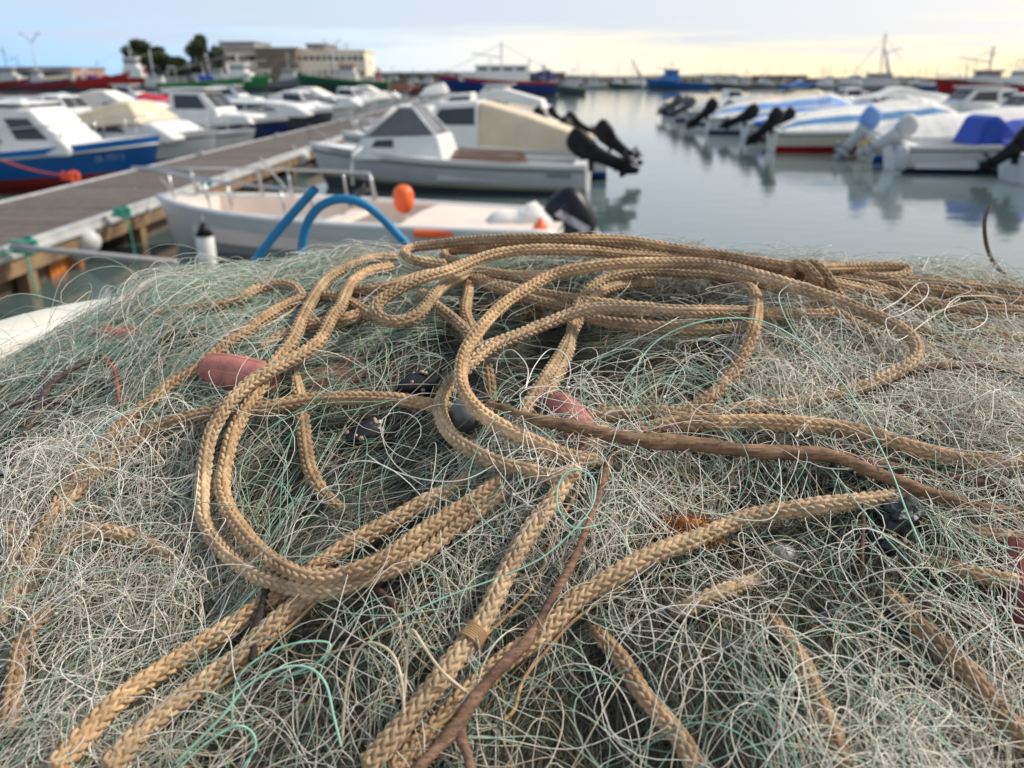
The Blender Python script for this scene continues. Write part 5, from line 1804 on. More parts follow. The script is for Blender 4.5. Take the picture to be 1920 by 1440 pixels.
branch('dark bowed stick at the upper right under the white netting', [(1590, 760), (1640, 725), (1680, 705), (1740, 690), (1800, 685), (1860, 691), (1935, 712)], (.0034, .0032, .003, .0028, .0028), (.006, .012, .014, .012), (.13, .065, .045), seed=12)
branch('dark forked twig at the left edge', [(5, 890), (25, 855), (45, 815), (62, 785), (78, 752), (85, 735), (105, 712), (140, 690), (190, 668)], (.0026, .0024, .0022, .002, .0014), .010, (.075, .05, .042),
       subs=[([(78, 750), (55, 750), (25, 760), (0, 775)], (.0018, .0008)), ([(82, 755), (100, 770), (112, 795)], (.0018, .0007)), ([(86, 738), (84, 715), (92, 690), (103, 680)], (.0014, .0006)), ([(80, 745), (88, 752), (115, 757), (145, 765)], (.0014, .0008))], seed=15)
DKS = (.028, .022, .02)
branch('black weed stem hanging from the bottom of the big left loop', [(503, 1098), (495, 1125), (487, 1150), (480, 1180), (476, 1210), (474, 1240)], (.0025, .002, .0026, .0018), .012, DKS, subs=[([(487, 1150), (482, 1165), (470, 1200)], (.0014, .0007))], seed=20, group='black weed in the net')
branch('black weed strip lying right of the bottom left ropes', [(568, 1188), (590, 1186), (615, 1195), (640, 1188), (665, 1204), (690, 1210)], (.002, .003, .0035, .003, .001), .004, DKS, seed=22, group='black weed in the net')
branch('black weed twig under the big loop bottom', [(700, 1100), (722, 1118), (737, 1135), (750, 1158)], (.0022, .002, .0016), .006, (.07, .035, .028), seed=24, group='black weed in the net')
branch('thin upright twig above the dark shell at the right', [(1620, 925), (1619, 970), (1617, 1030), (1618, 1080)], (.0013, .001, .0008), .008, (.14, .08, .06), seed=26)
branch('broken stub of root below the thick stick on the right', [(1700, 745), (1712, 768), (1735, 790), (1742, 800)], (.0016, .0022, .0012), .012, (.30, .16, .08), subs=[([(1690, 772), (1712, 768), (1728, 768)], (.0012, .001))], seed=28)

# bent cane standing behind the heap at the right
P = np.array([list(pd(u, v, .92)) for u, v in ((1857, 383), (1848, 405), (1846, 430), (1850, 460), (1860, 487), (1876, 508), (1896, 526), (1915, 545))])
V, F = tube_np(catmull(P, 40), np.interp(np.linspace(0, 1, 40), [0, 1], [.0022, .0026]), 8)
tag(np_mesh('cane', V, F, BARKM, None, np.broadcast_to(np.array([.16, .12, .08]), (len(V), 3))), 'bent dark cane standing up behind the right side of the heap against the water', 'cane')

# blue hoses behind the heap
HOSE = mat('blue_hose', (.002, .165, .36), .6, var=.12, scale=12)
for lb, pts in (('straight blue hose end sticking up behind the heap', [(400, 700), (430, 590), (470, 505), (500, 460), (545, 405), (592, 353)]),
                ('blue hose bent in an arch behind the heap', [(552, 700), (558, 560), (562, 500), (567, 455), (578, 415), (602, 386), (640, 373), (680, 382), (715, 408), (745, 440), (765, 462), (800, 520), (830, 640)])):
    P = catmull(np.array([list(pd(u, v, 1.5)) for u, v in pts]), 60)
    V, F = tube_np(P, .0082, 12)
    F = np.vstack([F])
    o = np_mesh('hose', V, F, HOSE, None)
    tag(o, lb, 'hose', 'blue hoses behind the tub')

# ------------------------------------------------------------------ floats
FLM = mat('brick_float', (.42, .155, .125), .75, var=.4, scale=70, bump=.5, bscale=350)
FLS = mat('float_seam', (.42, .24, .18), .7, var=.3, scale=80)


def net_float(label, uv0, uv1, lift, L, r, roll=0.0, m=FLM):
    a, b = cast([uv0], lift)[0], cast([uv1], lift)[0]
    d = Vector(b - a).normalized()
    c = Vector(a) + d * L / 2
    o = thing('net_float', label, 'float', c, 0, 'brick red net floats')
    o.rotation_euler = (d.to_track_quat('X', 'Z') @ Euler((roll, 0, 0)).to_quaternion()).to_euler()
    g_ = MB()
    rings = []
    for x, rr in ((-.5, .24), (-.49, .44), (-.46, .66), (-.40, .85), (-.30, .97), (0, 1.02), (.30, .97), (.40, .85), (.46, .66), (.49, .44), (.5, .24), (.46, .2)):
        rings.append([Vector((x * L, r * rr * math.cos(2 * math.pi * k / 32), r * rr * math.sin(2 * math.pi * k / 32))) for k in range(32)])
    rings.insert(0, [Vector((-.46 * L, v.y * .85, v.z * .85)) for v in rings[0]])
    g_.loft(rings)
    g_.build('body', m, o, smooth=True)
    for k in range(6):
        g_ = MB()
        a_ = 2 * math.pi * k / 6 + .4
        g_.tube([(x * L, r * rr * math.cos(a_), r * rr * math.sin(a_)) for x, rr in ((-.46, .66), (-.40, .85), (-.30, .97), (0, 1.02), (.30, .97), (.40, .85), (.46, .66))], r * .022, 5)
        g_.build('seam', FLS, o, smooth=True)
    return o


net_float('brick red float beside the big left rope loop, fully uncovered', (382, 690), (500, 712), .006, .062, .0132, .2)
net_float('brick red float under the thick stick in the centre', (1040, 750), (1112, 842), .003, .056, .0115, .5)
net_float('reddish float blurred under netting at the upper left', (180, 640), (290, 642), -.005, .058, .013, .1)
net_float('reddish float mostly covered by net, inside the big left loop', (690, 690), (620, 718), -.0145, .05, .013, .3)
net_float('dark red float cut by the right edge', (1905, 1020), (1930, 1180), -.004, .065, .0145, .4, mat('dark_float', (.17, .04, .04), .6, var=.3, scale=50))
net_float('dark red float glimpsed through the white netting near the right edge', (1660, 1150), (1740, 1160), -.021, .055, .013, .3, MATS['dark_float'])


def lump(name, label, cat, uv, size, lift, m, seed, rot=0, noise=.18, sub=3, sharp=False):
    c = cast([uv], lift)[0]
    r_ = random.Random(seed)
    g_ = MB()
    rings = []
    nn, mm = 16, 10
    ph = [r_.uniform(0, 6) for _ in range(6)]
    for i in range(mm + 1):
        el = -math.pi / 2 + math.pi * i / mm
        ring = []
        for k in range(nn):
            a_ = 2 * math.pi * k / nn
            d = Vector((max(.02, math.cos(el)) * math.cos(a_), max(.02, math.cos(el)) * math.sin(a_), math.sin(el)))
            f = 1 + noise * (math.sin(3 * d.x + ph[0]) * math.sin(4 * d.y + ph[1]) + .6 * math.sin(7 * d.z + ph[2] + 3 * d.x) + .4 * math.sin(9 * d.y + ph[3]))
            ring.append(Vector((d.x * size[0] * f, d.y * size[1] * f, d.z * size[2] * f)))
        rings.append(ring)
    g_.loft(rings)
    o = g_.build(name, m, None, smooth=not sharp)
    o.location = c
    o.rotation_euler = (.2, -.2, rot)
    return tag(o, label, cat)


SHELL = mat('mussel_shell', (.015, .016, .024), .32, var=.5, scale=120, bump=.6, bscale=260)
COAL = mat('charcoal', (.03, .034, .033), .45, var=.6, scale=180, bump=1.0, bscale=200)
LEAD = mat('lead_weight', (.15, .155, .16), .5, metal=.2, var=.3, scale=160, bump=.4, bscale=300)
SPONGE = mat('orange_sponge', (.36, .13, .025), .95, var=.55, scale=220, bump=1.0, bscale=300)
BARN = mat('barnacle', (.46, .33, .22), .8, var=.3, scale=300)


def barnacles(parent, size, n, seed):
    r_ = random.Random(seed)
    for k in range(n):
        g_ = MB()
        a_, e = r_.uniform(0, 6.28), r_.uniform(.2, 1.2)
        p = Vector((size[0] * math.cos(a_) * math.cos(e), size[1] * math.sin(a_) * math.cos(e), size[2] * math.sin(e))) * 1.02
        q = p.normalized().to_track_quat('Z', 'Y')
        s = r_.uniform(.0010, .0018)
        rings = [[p + q @ Vector((s * f * math.cos(b * math.pi / 5), s * f * math.sin(b * math.pi / 5), z * s)) for b in range(10)] for f, z in
                 ((1.2, -.3), (1.0, .4), (.75, .9), (.5, .9), (.35, .3))]
        g_.loft(rings)
        g_.build('barnacle', BARN, parent, smooth=True)


o = lump('mussel', 'black mussel shell with tiny barnacles left of the coil', 'shell', (785, 722), (.0135, .009, .008), .002, SHELL, 1, .3)
barnacles(o, (.0135, .009, .008), 5, 1)
o = lump('mussel', 'black barnacled mussel shell below the left float line, under strands', 'shell', (690, 812), (.016, .009, .007), -.002, SHELL, 2, .5)
barnacles(o, (.016, .009, .007), 6, 2)
lump('lead_weight', 'grey lead weight between the strands of the coil, beside the stick end', 'weight', (872, 778), (.010, .011, .011), .004, LEAD, 3, 0, .03)
lump('lead_weight', 'pale grey round weight buried in the net at the lower right', 'weight', (1455, 1045), (.013, .011, .008), -.010, LEAD, 4, .4, .04)
lump('charcoal', 'black glassy lump of charcoal below the stick on the right', 'charcoal', (1692, 965), (.0135, .010, .010), .004, COAL, 5, .3, .22, sharp=True)
o = lump('mussel', 'small dark shell with curled barnacles under the charcoal', 'shell', (1672, 1022), (.006, .008, .005), .002, SHELL, 6, 1.2)
barnacles(o, (.006, .008, .005), 5, 3)
lump('mussel', 'blue black mussel shell in a dark gap at the lower right', 'shell', (1560, 1165), (.013, .010, .007), -.012, mat('blue_mussel', (.014, .02, .04), .4, var=.5, scale=200, bump=.6, bscale=300), 7, .2)
mat('dry_weed', (.13, .085, .05), .95, var=.5, scale=150, bump=1, bscale=200)

# ------------------------------------------------------------------ the netting
net = thing('fishing_net', 'heap of tangled mint, cream and white nylon fishing net piled in the white tub', 'fishing net', (.16, .5, H - .30))
NO = np.array([.16, .5, H - .30])
# packed netting below the loose strands, coloured near black as shade in the gaps
gx, gy = np.linspace(-.56, .82, 300), np.linspace(.03, 1.12, 260)
GX, GY = np.meshgrid(gx, gy)
GZ = zs(GX, GY) - .018
nb = np.zeros_like(GZ)
for k in range(60):
    a, f, p_ = rng.uniform(0, 6.3), rng.uniform(90, 400), rng.uniform(0, 6.3)
    nb += np.sin(f * (GX * math.cos(a) + GY * math.sin(a) + .012 * np.sin(30 * GX + k)) + p_) / (f ** .5)
GZ += nb * .005 / nb.std() * .8
V = np.stack([GX, GY, GZ + H], -1).reshape(-1, 3) - NO
ny_, nx_ = GX.shape
ii = (np.arange(ny_ - 1)[:, None] * nx_ + np.arange(nx_ - 1)[None]).reshape(-1)
F = np.stack([ii, ii + 1, ii + nx_ + 1, ii + nx_], -1)
cx, cy = GX.reshape(-1), GY.reshape(-1)


def inside(x, y):
    """footprint of the heap: rounded corner of the tub at the back left, draped over the rim elsewhere"""
    return (x > -.485) & (y < np.interp(x, [-.49, -.44, -.36, -.28, -.1, .82], [.64, .70, .76, .81, 1.0, 1.05])) & (x < .81)


keep = inside(cx, cy)
F = F[keep[F].all(1)]
g = rng.uniform(.6, 1.3, len(V))[:, None]
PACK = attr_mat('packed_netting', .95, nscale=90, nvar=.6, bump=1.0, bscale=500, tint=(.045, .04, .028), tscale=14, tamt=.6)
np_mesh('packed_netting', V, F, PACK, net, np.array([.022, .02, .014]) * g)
STR = attr_mat('nylon_strand', .42, spec=.45)


def tubes(P, r, dye, n=3):
    """P (N,M,3) -> verts, faces, dye for all strands"""
    N_, M_, _ = P.shape
    T = np.gradient(P, axis=1)
    T /= np.linalg.norm(T, axis=2)[..., None] + 1e-9
    A = np.cross(T, np.array([.13, -.37, .92]))
    A /= np.linalg.norm(A, axis=2)[..., None] + 1e-9
    B = np.cross(A, T)
    th = np.linspace(0, 2 * np.pi, n, endpoint=False) + .5
    r = np.broadcast_to(np.asarray(r, float), (N_,))
    V = P[:, :, None] + r[:, None, None, None] * (A[:, :, None] * np.cos(th)[:, None] + B[:, :, None] * np.sin(th)[:, None])
    b = (np.arange(N_)[:, None, None] * M_ + np.arange(M_ - 1)[None, :, None]) * n
    k = np.arange(n)[None, None]
    k2 = (k + 1) % n
    F = np.stack([b + k, b + k2, b + n + k2, b + n + k], -1).reshape(-1, 4)
    D = np.repeat(dye, M_ * n, axis=0)
    return V.reshape(-1, 3), F, D


def palette(N_, w):
    cols = np.array([[.32, .44, .35], [.72, .69, .62], [.38, .28, .17], [.30, .31, .24], [.52, .45, .34], [.21, .40, .31]])
    i = rng.choice(len(cols), N_, p=np.array(w) / sum(w))
    return cols[i] * rng.uniform(.72, 1.2, N_)[:, None]


def _patches(l):
    return cast(np.array([(a, b) for a, b, _ in l], float), 0)[:, :2], np.array([c for _, _, c in l])


THIN_P, THIN_W = _patches([(620, 860, .9), (810, 780, 1), (700, 950, .7), (1000, 655, 1.1), (1150, 610, 1.1), (1250, 700, .9), (1230, 560, .9), (900, 580, .8), (1100, 1340, .8), (1300, 1370, .9), (1560, 1160, 1.1),
                           (640, 1240, .8), (60, 800, .7), (330, 900, .6), (1430, 905, .6), (1690, 1000, .8), (560, 1330, .6), (1480, 1230, .7), (760, 700, .6), (1890, 1250, .6), (30, 1200, .5)])
THICK_P, THICK_W = _patches([(1500, 745, .6), (1750, 800, .6), (240, 1080, .5), (1650, 1350, .4), (150, 900, .5), (1000, 930, .3), (1880, 760, .5), (200, 600, .5)])


def strand_cover(x, y):
    """how thickly the loose strands lie: thinned to make dark gaps, gathered to make bright patches"""
    d = np.full(x.shape, .48)  # less cover shows more of the darkened layer beneath
    for P_, W_, sg in ((THIN_P, -THIN_W, .036), (THICK_P, THICK_W, .06)):
        for (a, b), w_ in zip(P_, W_):
            d = d + w_ * .8 * np.exp(-((x - a) ** 2 + (y - b) ** 2) / (2 * sg * sg))
    return np.clip(d, .03, 1)


def sample_xy(N_, regions=None, jitter=True, even=False):
    XY = _sample_xy(N_, regions)
    if even:
        return XY
    return XY[rng.random(len(XY)) < strand_cover(XY[:, 0], XY[:, 1])]


def _sample_xy(N_, regions=None):
    """points on the heap: part evenly over it, part thicker where it is seen close"""
    out = []
    n1 = int(N_ * .38)
    x = rng.uniform(-.5, .62, n1 * 2)
    y = rng.uniform(.12, 1.05, n1 * 2)
    k = inside(x, y)
    out.append(np.stack([x[k], y[k]], 1)[:n1])
    n2 = N_ - len(out[0])
    uv = np.stack([rng.uniform(-160, 2080, n2), rng.uniform(455, 1560, n2)], 1)
    if regions is not None:
        uv = regions(n2)
    P = cast(uv, 0)
    k = inside(P[:, 0], P[:, 1])
    out.append(P[k][:, :2])
    return np.vstack(out)


def flow(x, y):
    """direction in which the bunched net lies"""
    return .45 + .9 * np.sin(3.1 * x + 1.2 * y + .4) + .6 * np.sin(6.3 * y - 2.2 * x + 1.0) + .35 * np.sin(11 * x + 7 * y)


def runs(XY, L, spread, M_, base, wav, curl, lift=0):
    N_ = len(XY)
    th0 = flow(XY[:, 0], XY[:, 1]) + rng.normal(0, spread, N_)
    th0 += np.where(rng.random(N_) < .5, np.pi, 0)
    t = np.linspace(0, 1, M_)[None]
    L = L[:, None]
    kap = rng.normal(0, curl, N_)[:, None]
    th = th0[:, None] + kap * (t - .5) + rng.normal(0, .5, N_)[:, None] * np.sin(2 * np.pi * t * rng.uniform(.6, 1.6, N_)[:, None] + rng.uniform(0, 6, N_)[:, None])
    ds = L / (M_ - 1)
    x = XY[:, :1] + np.cumsum(np.cos(th) * ds, 1)
    y = XY[:, 1:] + np.cumsum(np.sin(th) * ds, 1)
    x -= (x[:, M_ // 2] - XY[:, 0])[:, None]
    y -= (y[:, M_ // 2] - XY[:, 1])[:, None]
    z = zs(x, y) + base[:, None] + wav * np.sin(2 * np.pi * (t * rng.uniform(.5, 1.8, N_)[:, None] + rng.random(N_)[:, None]))
    if np.ndim(lift) or lift:
        z = z + np.broadcast_to(lift, (N_,))[:, None] * np.sin(np.pi * t) ** .8
    return np.stack([x, y, z + H], -1) - NO


def hanks(G, per, regions, L, spread, curl, M_, blo, bhi, sig=.007, jit=.07, even=False):
    """bundles of strands that run together"""
    XYg = sample_xy(G, regions, even=even)
    G = len(XYg)
    th = flow(XYg[:, 0], XYg[:, 1]) + rng.normal(0, spread, G)
    kap, wob = rng.normal(0, curl, G), rng.normal(0, .45, G)
    fr, ph = rng.uniform(.6, 1.5, G), rng.uniform(0, 6, G)
    bz, Lg = rng.uniform(blo, bhi, G), rng.uniform(*L, G)
    gi = np.repeat(np.arange(G), per)
    N_ = len(gi)
    off = rng.normal(0, sig, (N_, 2))
    t = np.linspace(0, 1, M_)[None]
    tg = th[gi] + rng.normal(0, jit, N_)
    a_ = tg[:, None] + (kap[gi] + rng.normal(0, .18, N_))[:, None] * (t - .5) + (wob[gi] + rng.normal(0, .12, N_))[:, None] * np.sin(2 * np.pi * t * fr[gi][:, None] + ph[gi][:, None])
    ds = (Lg[gi] * rng.uniform(.6, 1.2, N_))[:, None] / (M_ - 1)
    sh = rng.normal(0, .012, N_)
    c, s_ = np.cos(th[gi]), np.sin(th[gi])
    x = np.cumsum(np.cos(a_) * ds, 1)
    y = np.cumsum(np.sin(a_) * ds, 1)
    x += (XYg[gi, 0] + off[:, 0] + sh * c - x[:, M_ // 2])[:, None]
    y += (XYg[gi, 1] + off[:, 1] + sh * s_ - y[:, M_ // 2])[:, None]
    b_ = bz[gi] + rng.normal(0, .0022, N_)
    z = zs(x, y) + b_[:, None] + .002 * np.sin(2 * np.pi * (t * fr[gi][:, None] + rng.random(N_)[:, None]))
    return np.stack([x, y, z + H], -1) - NO, gi, G


# deep layer: bunched strands lying with the flow, colours darkened to paint in the depth shade
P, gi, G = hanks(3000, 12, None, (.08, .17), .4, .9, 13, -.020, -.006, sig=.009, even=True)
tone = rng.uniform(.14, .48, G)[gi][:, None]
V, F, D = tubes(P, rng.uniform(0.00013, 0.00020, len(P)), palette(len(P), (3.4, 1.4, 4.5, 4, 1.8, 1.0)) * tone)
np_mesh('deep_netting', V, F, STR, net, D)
# mint hanks, combed
P, gi, G = hanks(700, 14, lambda n: np.concatenate([np.stack([rng.uniform(-100, 1000, n // 2), rng.uniform(460, 800, n // 2)], 1),
                                                    np.stack([rng.uniform(-100, 2000, n - n // 2), rng.uniform(700, 1500, n - n // 2)], 1)]), (.09, .2), .4, 1.0, 15, -.009, .001)
V, F, D = tubes(P, rng.uniform(0.00014, 0.00022, len(P)), palette(len(P), (6, 1.2, .8, 2.4, 1, 1.6)) * rng.uniform(.4, 1.0, G)[gi][:, None])
np_mesh('mint_netting', V, F, STR, net, D)
# pale hank heaped over the back rim
P, gi, G = hanks(330, 18, lambda n: np.stack([rng.uniform(-60, 900, n), rng.uniform(456, 690, n)], 1), (.10, .22), .35, .8, 15, -.006, .006, sig=.010)
V, F, D = tubes(P, rng.uniform(0.00014, 0.00023, len(P)), palette(len(P), (8, 2.4, .3, 1.2, 1.0, 1.2)) * np.array([1.0, 1.1, 1.06]))
np_mesh('mint_netting', V, F, STR, net, D)
# cream strands in long easy curves
P, gi, G = hanks(950, 8, None, (.09, .24), .9, 2.0, 18, -.009, .001, sig=.012, jit=.16)
V, F, D = tubes(P, rng.uniform(0.00013, 0.00022, len(P)), palette(len(P), (1.2, 3.4, 2.6, 1, 3, .4)) * rng.uniform(.75, 1.1, G)[gi][:, None])
np_mesh('cream_strands', V, F, STR, net, D)


def tuft(name, label, cat, uv, R_, lift, core, cols, n_, L, rr):
    """a matted clump of short fibres round a dark core"""
    c = cast([uv], lift)[0]
    o = lump(name, label, cat, uv, [q * .8 for q in R_], lift, core, int(uv[0]), .2, .35)
    o.rotation_euler = (0, 0, 0)
    d = rng.normal(size=(n_, 3))
    d /= np.linalg.norm(d, axis=1)[:, None]
    d[:, 2] = np.abs(d[:, 2])
    p = d * np.array(R_) * rng.uniform(.6, 1.05, n_)[:, None]
    a = rng.normal(size=(n_, 3)) * np.array([1, 1, .6])
    a /= np.linalg.norm(a, axis=1)[:, None]
    k = np.cross(a, d)
    t = np.linspace(-.5, .5, 7)[None, :, None]
    l_ = rng.uniform(.4, 1.2, n_)[:, None, None] * L
    P = p[:, None] + a[:, None] * t * l_ + k[:, None] * (t ** 2) * l_ * rng.normal(0, 1.6, n_)[:, None, None]
    V, F, D = tubes(P, rng.uniform(.6, 1.2, n_) * rr, np.array(cols)[rng.integers(0, len(cols), n_)] * rng.uniform(.5, 1.2, n_)[:, None])
    np_mesh('fibres', V, F, ATM, o, D)
    return o


tuft('sponge', 'rusty orange lump of dried sponge on the rope in the right half', 'sponge', (1285, 1000), (.020, .014, .009), .002, SPONGE, [(.48, .17, .03), (.36, .12, .025), (.22, .09, .04)], 1500, .010, .00024)
tuft('sponge', 'tan frayed tuft under the coil ring near the top', 'sponge', (998, 590), (.008, .006, .005), .000, MATS['dry_weed'], [(.40, .28, .13), (.30, .2, .1)], 350, .008, .0002)
tuft('weed', 'brown clump of dried weed at the upper left, right of the blurred float', 'weed', (365, 640), (.024, .014, .008), -.004, MATS['dry_weed'], [(.16, .10, .06), (.24, .16, .09), (.09, .06, .04)], 800, .014, .00025)


# knotted mesh: bars of bowed twine from knot to knot
def knotted(K, regions, base_lo, base_hi, bow, rise, rr, pal, nm, far=40, knot_r=.00085, per=4, M_=14):
    XY = sample_xy(K, regions)
    K = len(XY)
    kz = rng.uniform(base_lo, base_hi, K)
    pa, pb = [], []
    for c0 in range(0, K, 1000):
        D2 = ((XY[c0:c0 + 1000, None] - XY[None]) ** 2).sum(-1)
        idx = np.argpartition(D2, min(far, K - 1), axis=1)[:, :far]
        for rwi in range(idx.shape[0]):
            d = D2[rwi, idx[rwi]]
            ok = idx[rwi][(d > .018 ** 2) & (d < .085 ** 2)]
            if len(ok) == 0:
                continue
            ch = rng.choice(ok, min(per // 2 + 1, len(ok)), replace=False)
            pa += [c0 + rwi] * len(ch)
            pb += list(ch)
    pa, pb = np.array(pa), np.array(pb)
    N_ = len(pa)
    A, B = XY[pa], XY[pb]
    d = B - A
    L = np.linalg.norm(d, axis=1)[:, None]
    nrm = np.stack([-d[:, 1], d[:, 0]], 1)
    t = np.linspace(0, 1, M_)[None, :, None]
    am = rng.normal(0, bow, N_)[:, None, None]
    a2 = rng.normal(0, bow * .45, N_)[:, None, None]
    a3 = rng.normal(0, .10, N_)[:, None, None]
    xy = A[:, None] + d[:, None] * (t + a3 * np.sin(2 * np.pi * t)) + nrm[:, None] * (am * np.sin(np.pi * t) + a2 * np.sin(2 * np.pi * t))
    tz = t[..., 0]
    z = zs(xy[..., 0], xy[..., 1]) + kz[pa][:, None] * (1 - tz) + kz[pb][:, None] * tz + np.abs(rng.normal(0, rise, N_))[:, None] * np.sin(np.pi * tz)
    P = np.concatenate([xy, (z + H)[..., None]], -1) - NO
    kc = palette(K, pal)
    V, F, D = tubes(P, rng.uniform(*rr, N_), kc[pa])
    # knots
    oc = np.array([[x, y, z] for x in (-1, 1) for y in (-1, 1) for z in (-1, 1)], float) * .75
    oc = oc @ np.array([[.8, .36, .48], [-.6, .48, .64], [0, -.8, .6]])
    fc = np.array([[0, 1, 3, 2], [4, 6, 7, 5], [0, 4, 5, 1], [2, 3, 7, 6], [0, 2, 6, 4], [1, 5, 7, 3]])
    kp = np.stack([XY[:, 0], XY[:, 1], zs(XY[:, 0], XY[:, 1]) + kz + H], 1) - NO
    kr = knot_r * rng.uniform(.7, 1.25, K)
    KV = (kp[:, None] + kr[:, None, None] * oc[None]).reshape(-1, 3)
    KF = (fc[None] + (np.arange(K) * 8)[:, None, None]).reshape(-1, 4) + len(V)
    KD = np.repeat(np.clip(kc * np.array([1.05, .95, .8]), 0, 1), 8, axis=0)
    o = np_mesh(nm, np.vstack([V, KV]), np.vstack([F, KF]), STR, net, np.vstack([D, KD]))
    return o


knotted(3800, None, -.009, .002, .26, .003, (.00014, .00022), (2.0, 2.8, 2.6, 1.4, 3.0, .6), 'cream_netting', far=70, knot_r=.00065)
knotted(3000, None, -.001, .006, .40, .005, (.00015, .00024), (1.6, 5, 1.2, .4, 2.4, .5), 'white_netting', far=60, knot_r=.00065)


def bright(n):
    a = n * 45 // 100
    b = n * 25 // 100
    c = n - a - b
    return np.concatenate([np.stack([rng.uniform(1180, 2000, a), rng.normal(760, 95, a)], 1), np.stack([rng.uniform(-60, 420, b), rng.uniform(800, 1200, b)], 1),
                           np.stack([rng.uniform(1250, 2000, c), rng.uniform(980, 1480, c)], 1)])


knotted(2600, bright, .000, .012, .42, .007, (.00016, .00026), (.8, 7, .6, .1, 2.5, .3), 'loose_white_netting', far=60, knot_r=.00065)


knotted(520, None, .001, .009, .30, .006, (.00017, .00027), (1.2, 7, .6, .1, 2, .6), 'star_netting', far=30, knot_r=.0009, per=9, M_=16)

# lace of open white mesh lying over the ropes
def lace_spots(n):
    a, b = n * 55 // 100, n * 17 // 100
    c = n - a - b
    return np.concatenate([np.stack([rng.uniform(1130, 1990, a), rng.uniform(600, 880, a)], 1), np.stack([rng.uniform(880, 1180, b), rng.uniform(640, 1020, b)], 1),
                           np.stack([rng.uniform(-60, 480, c), rng.uniform(820, 1250, c)], 1)])


knotted(620, lace_spots, .005, .024, .27, .007, (.00018, .00028), (1.2, 8, .4, .1, 1.8, .6), 'white_lace', far=26, knot_r=.0009, per=5, M_=16)

# stray loops standing up off the heap
def strays(n_, regions, lo, hi, nm, pal, Ls=(.05, .14), curl=3.0, rr=(.00016, .00025)):
    uv = regions(n_)
    Q = cast(uv, 0)
    Q = Q[inside(Q[:, 0], Q[:, 1] - .02)]
    N_ = len(Q)
    P = runs(Q[:, :2], rng.uniform(*Ls, N_), 1.3, 17, rng.uniform(-.004, .004, N_), .002, curl, rng.uniform(lo, hi, N_))
    V, F, D = tubes(P, rng.uniform(*rr, N_), palette(N_, pal), n=4)
    np_mesh(nm, V, F, STR, net, D)


strays(85, lambda n: np.stack([rng.uniform(-40, 430, n), rng.uniform(575, 700, n)], 1), .006, .06, 'stray_loops', (2, 5, .5, .5, 1, .5), (.10, .22), 3.5, (.00017, .00024))
strays(260, lambda n: np.stack([rng.uniform(300, 1950, n), rng.uniform(470, 600, n)], 1), .004, .018, 'stray_strands', (4, 4, .5, .5, 1, 1), (.05, .12), 2.5)
strays(420, lambda n: np.stack([rng.uniform(-50, 1980, n), rng.uniform(640, 1500, n)], 1), .006, .028, 'stray_strands', (4, 6, .4, .3, 1.5, 1.5), (.06, .15), 3.0, (.0002, .0003))

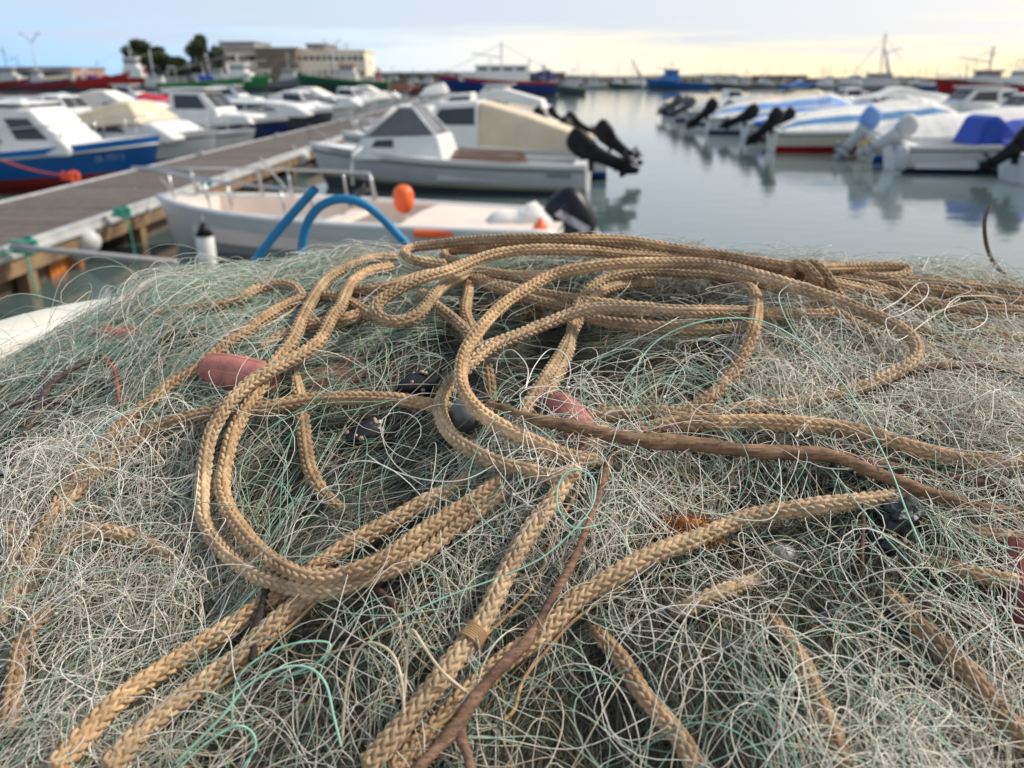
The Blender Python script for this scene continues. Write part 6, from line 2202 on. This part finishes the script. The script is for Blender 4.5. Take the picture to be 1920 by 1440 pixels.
# single long strands one can pick out
MINT, WHT = (.32, .56, .44), (.72, .72, .66)
HERO = [
    ('thick mint strand arching over the white netting right of the coil', [(1185, 700), (1215, 655), (1260, 622), (1330, 600), (1410, 598), (1470, 620), (1530, 665), (1585, 725), (1630, 800), (1670, 880), (1700, 960), (1730, 1030)], 0.00052, MINT, (.02, .035, .04, .03, .02, .012)),
    ('mint strand loop standing at the right of the coil', [(1577, 690), (1578, 640), (1575, 590), (1555, 560), (1525, 535), (1495, 530), (1468, 542), (1460, 560), (1475, 600), (1500, 640), (1530, 680)], 0.00040, (.45, .60, .52), (.01, .03, .04, .03, .01)),
    ('thick mint strand looping at the bottom left beneath the pair of ropes', [(330, 1430), (370, 1390), (420, 1340), (460, 1290), (520, 1255), (575, 1250), (610, 1280), (625, 1340), (640, 1400)], 0.00058, MINT, (.02, .03, .035, .03, .02)),
    ('mint strand bent in a narrow peak at the bottom left', [(435, 1365), (437, 1310), (450, 1265), (500, 1225), (560, 1205), (608, 1203), (620, 1212), (600, 1240), (560, 1260), (520, 1280)], 0.00052, MINT, (.015, .03, .035, .03, .015)),
    ('mint strand across the bottom left, ending in a fork', [(335, 1440), (385, 1395), (440, 1362), (470, 1370), (480, 1400), (455, 1440)], 0.00052, (.28, .55, .42), (.02, .03, .02)),
    ('mint strand sweeping across the middle below the coil', [(690, 1205), (720, 1180), (790, 1140), (860, 1110), (930, 1085), (1010, 1050), (1070, 1000), (1110, 950), (1115, 900), (1080, 880), (1050, 900), (1045, 950), (1075, 990), (1120, 985)], 0.00046, MINT, (.01, .02, .025, .03, .02)),
    ('white strand bowed inside the big left loop', [(688, 852), (730, 880), (800, 900), (870, 900), (930, 870), (990, 830), (1050, 800), (1090, 760)], 0.00034, WHT, (.012, .02, .02, .01)),
    ('white strand loop right of the coil centre', [(930, 700), (935, 670), (960, 655), (990, 690), (985, 730), (1000, 690), (1030, 655), (1060, 665), (1070, 700), (1060, 730)], 0.00034, WHT, (.01, .03, .02, .03, .01)),
    ('white strand looping high at the right above the ring', [(1605, 640), (1605, 610), (1640, 590), (1690, 560), (1722, 530), (1740, 535), (1735, 560), (1690, 590), (1660, 600), (1680, 640), (1740, 600), (1800, 560)], 0.00034, (.75, .72, .62), (.012, .03, .04, .03, .02)),
    ('white strand with wide waves at the far right', [(1740, 590), (1800, 570), (1840, 565), (1850, 600), (1810, 620), (1770, 590), (1790, 560), (1820, 555), (1880, 560), (1890, 600), (1935, 640)], 0.00034, (.75, .72, .62), (.02, .035, .03, .02)),
    ('white strand arc at the left, under the twig', [(85, 920), (90, 870), (120, 830), (170, 815), (215, 835), (225, 880), (200, 915), (160, 910)], 0.00034, WHT, (.01, .025, .02, .01)),
    ('mint strand arc at the left side', [(150, 900), (160, 840), (200, 790), (260, 765), (300, 768)], 0.00040, (.25, .52, .42), (.01, .025, .01)),
    ('pale strand curve over the orange sponge', [(1180, 900), (1250, 930), (1330, 960), (1400, 975), (1450, 970), (1465, 920), (1460, 860)], 0.00034, (.55, .60, .50), (.01, .025, .02)),
    ('long straight mint strand crossing the lower right', [(1560, 880), (1620, 960), (1680, 1030), (1740, 1090), (1800, 1150)], 0.00040, (.40, .56, .44), (.01, .02, .012)),
]
for lb, pts, r, c_, lf in HERO:
    traced('net_strand', lb, 'net strand', pts, r, c_, lf, STR, group='loose net strands on the heap')
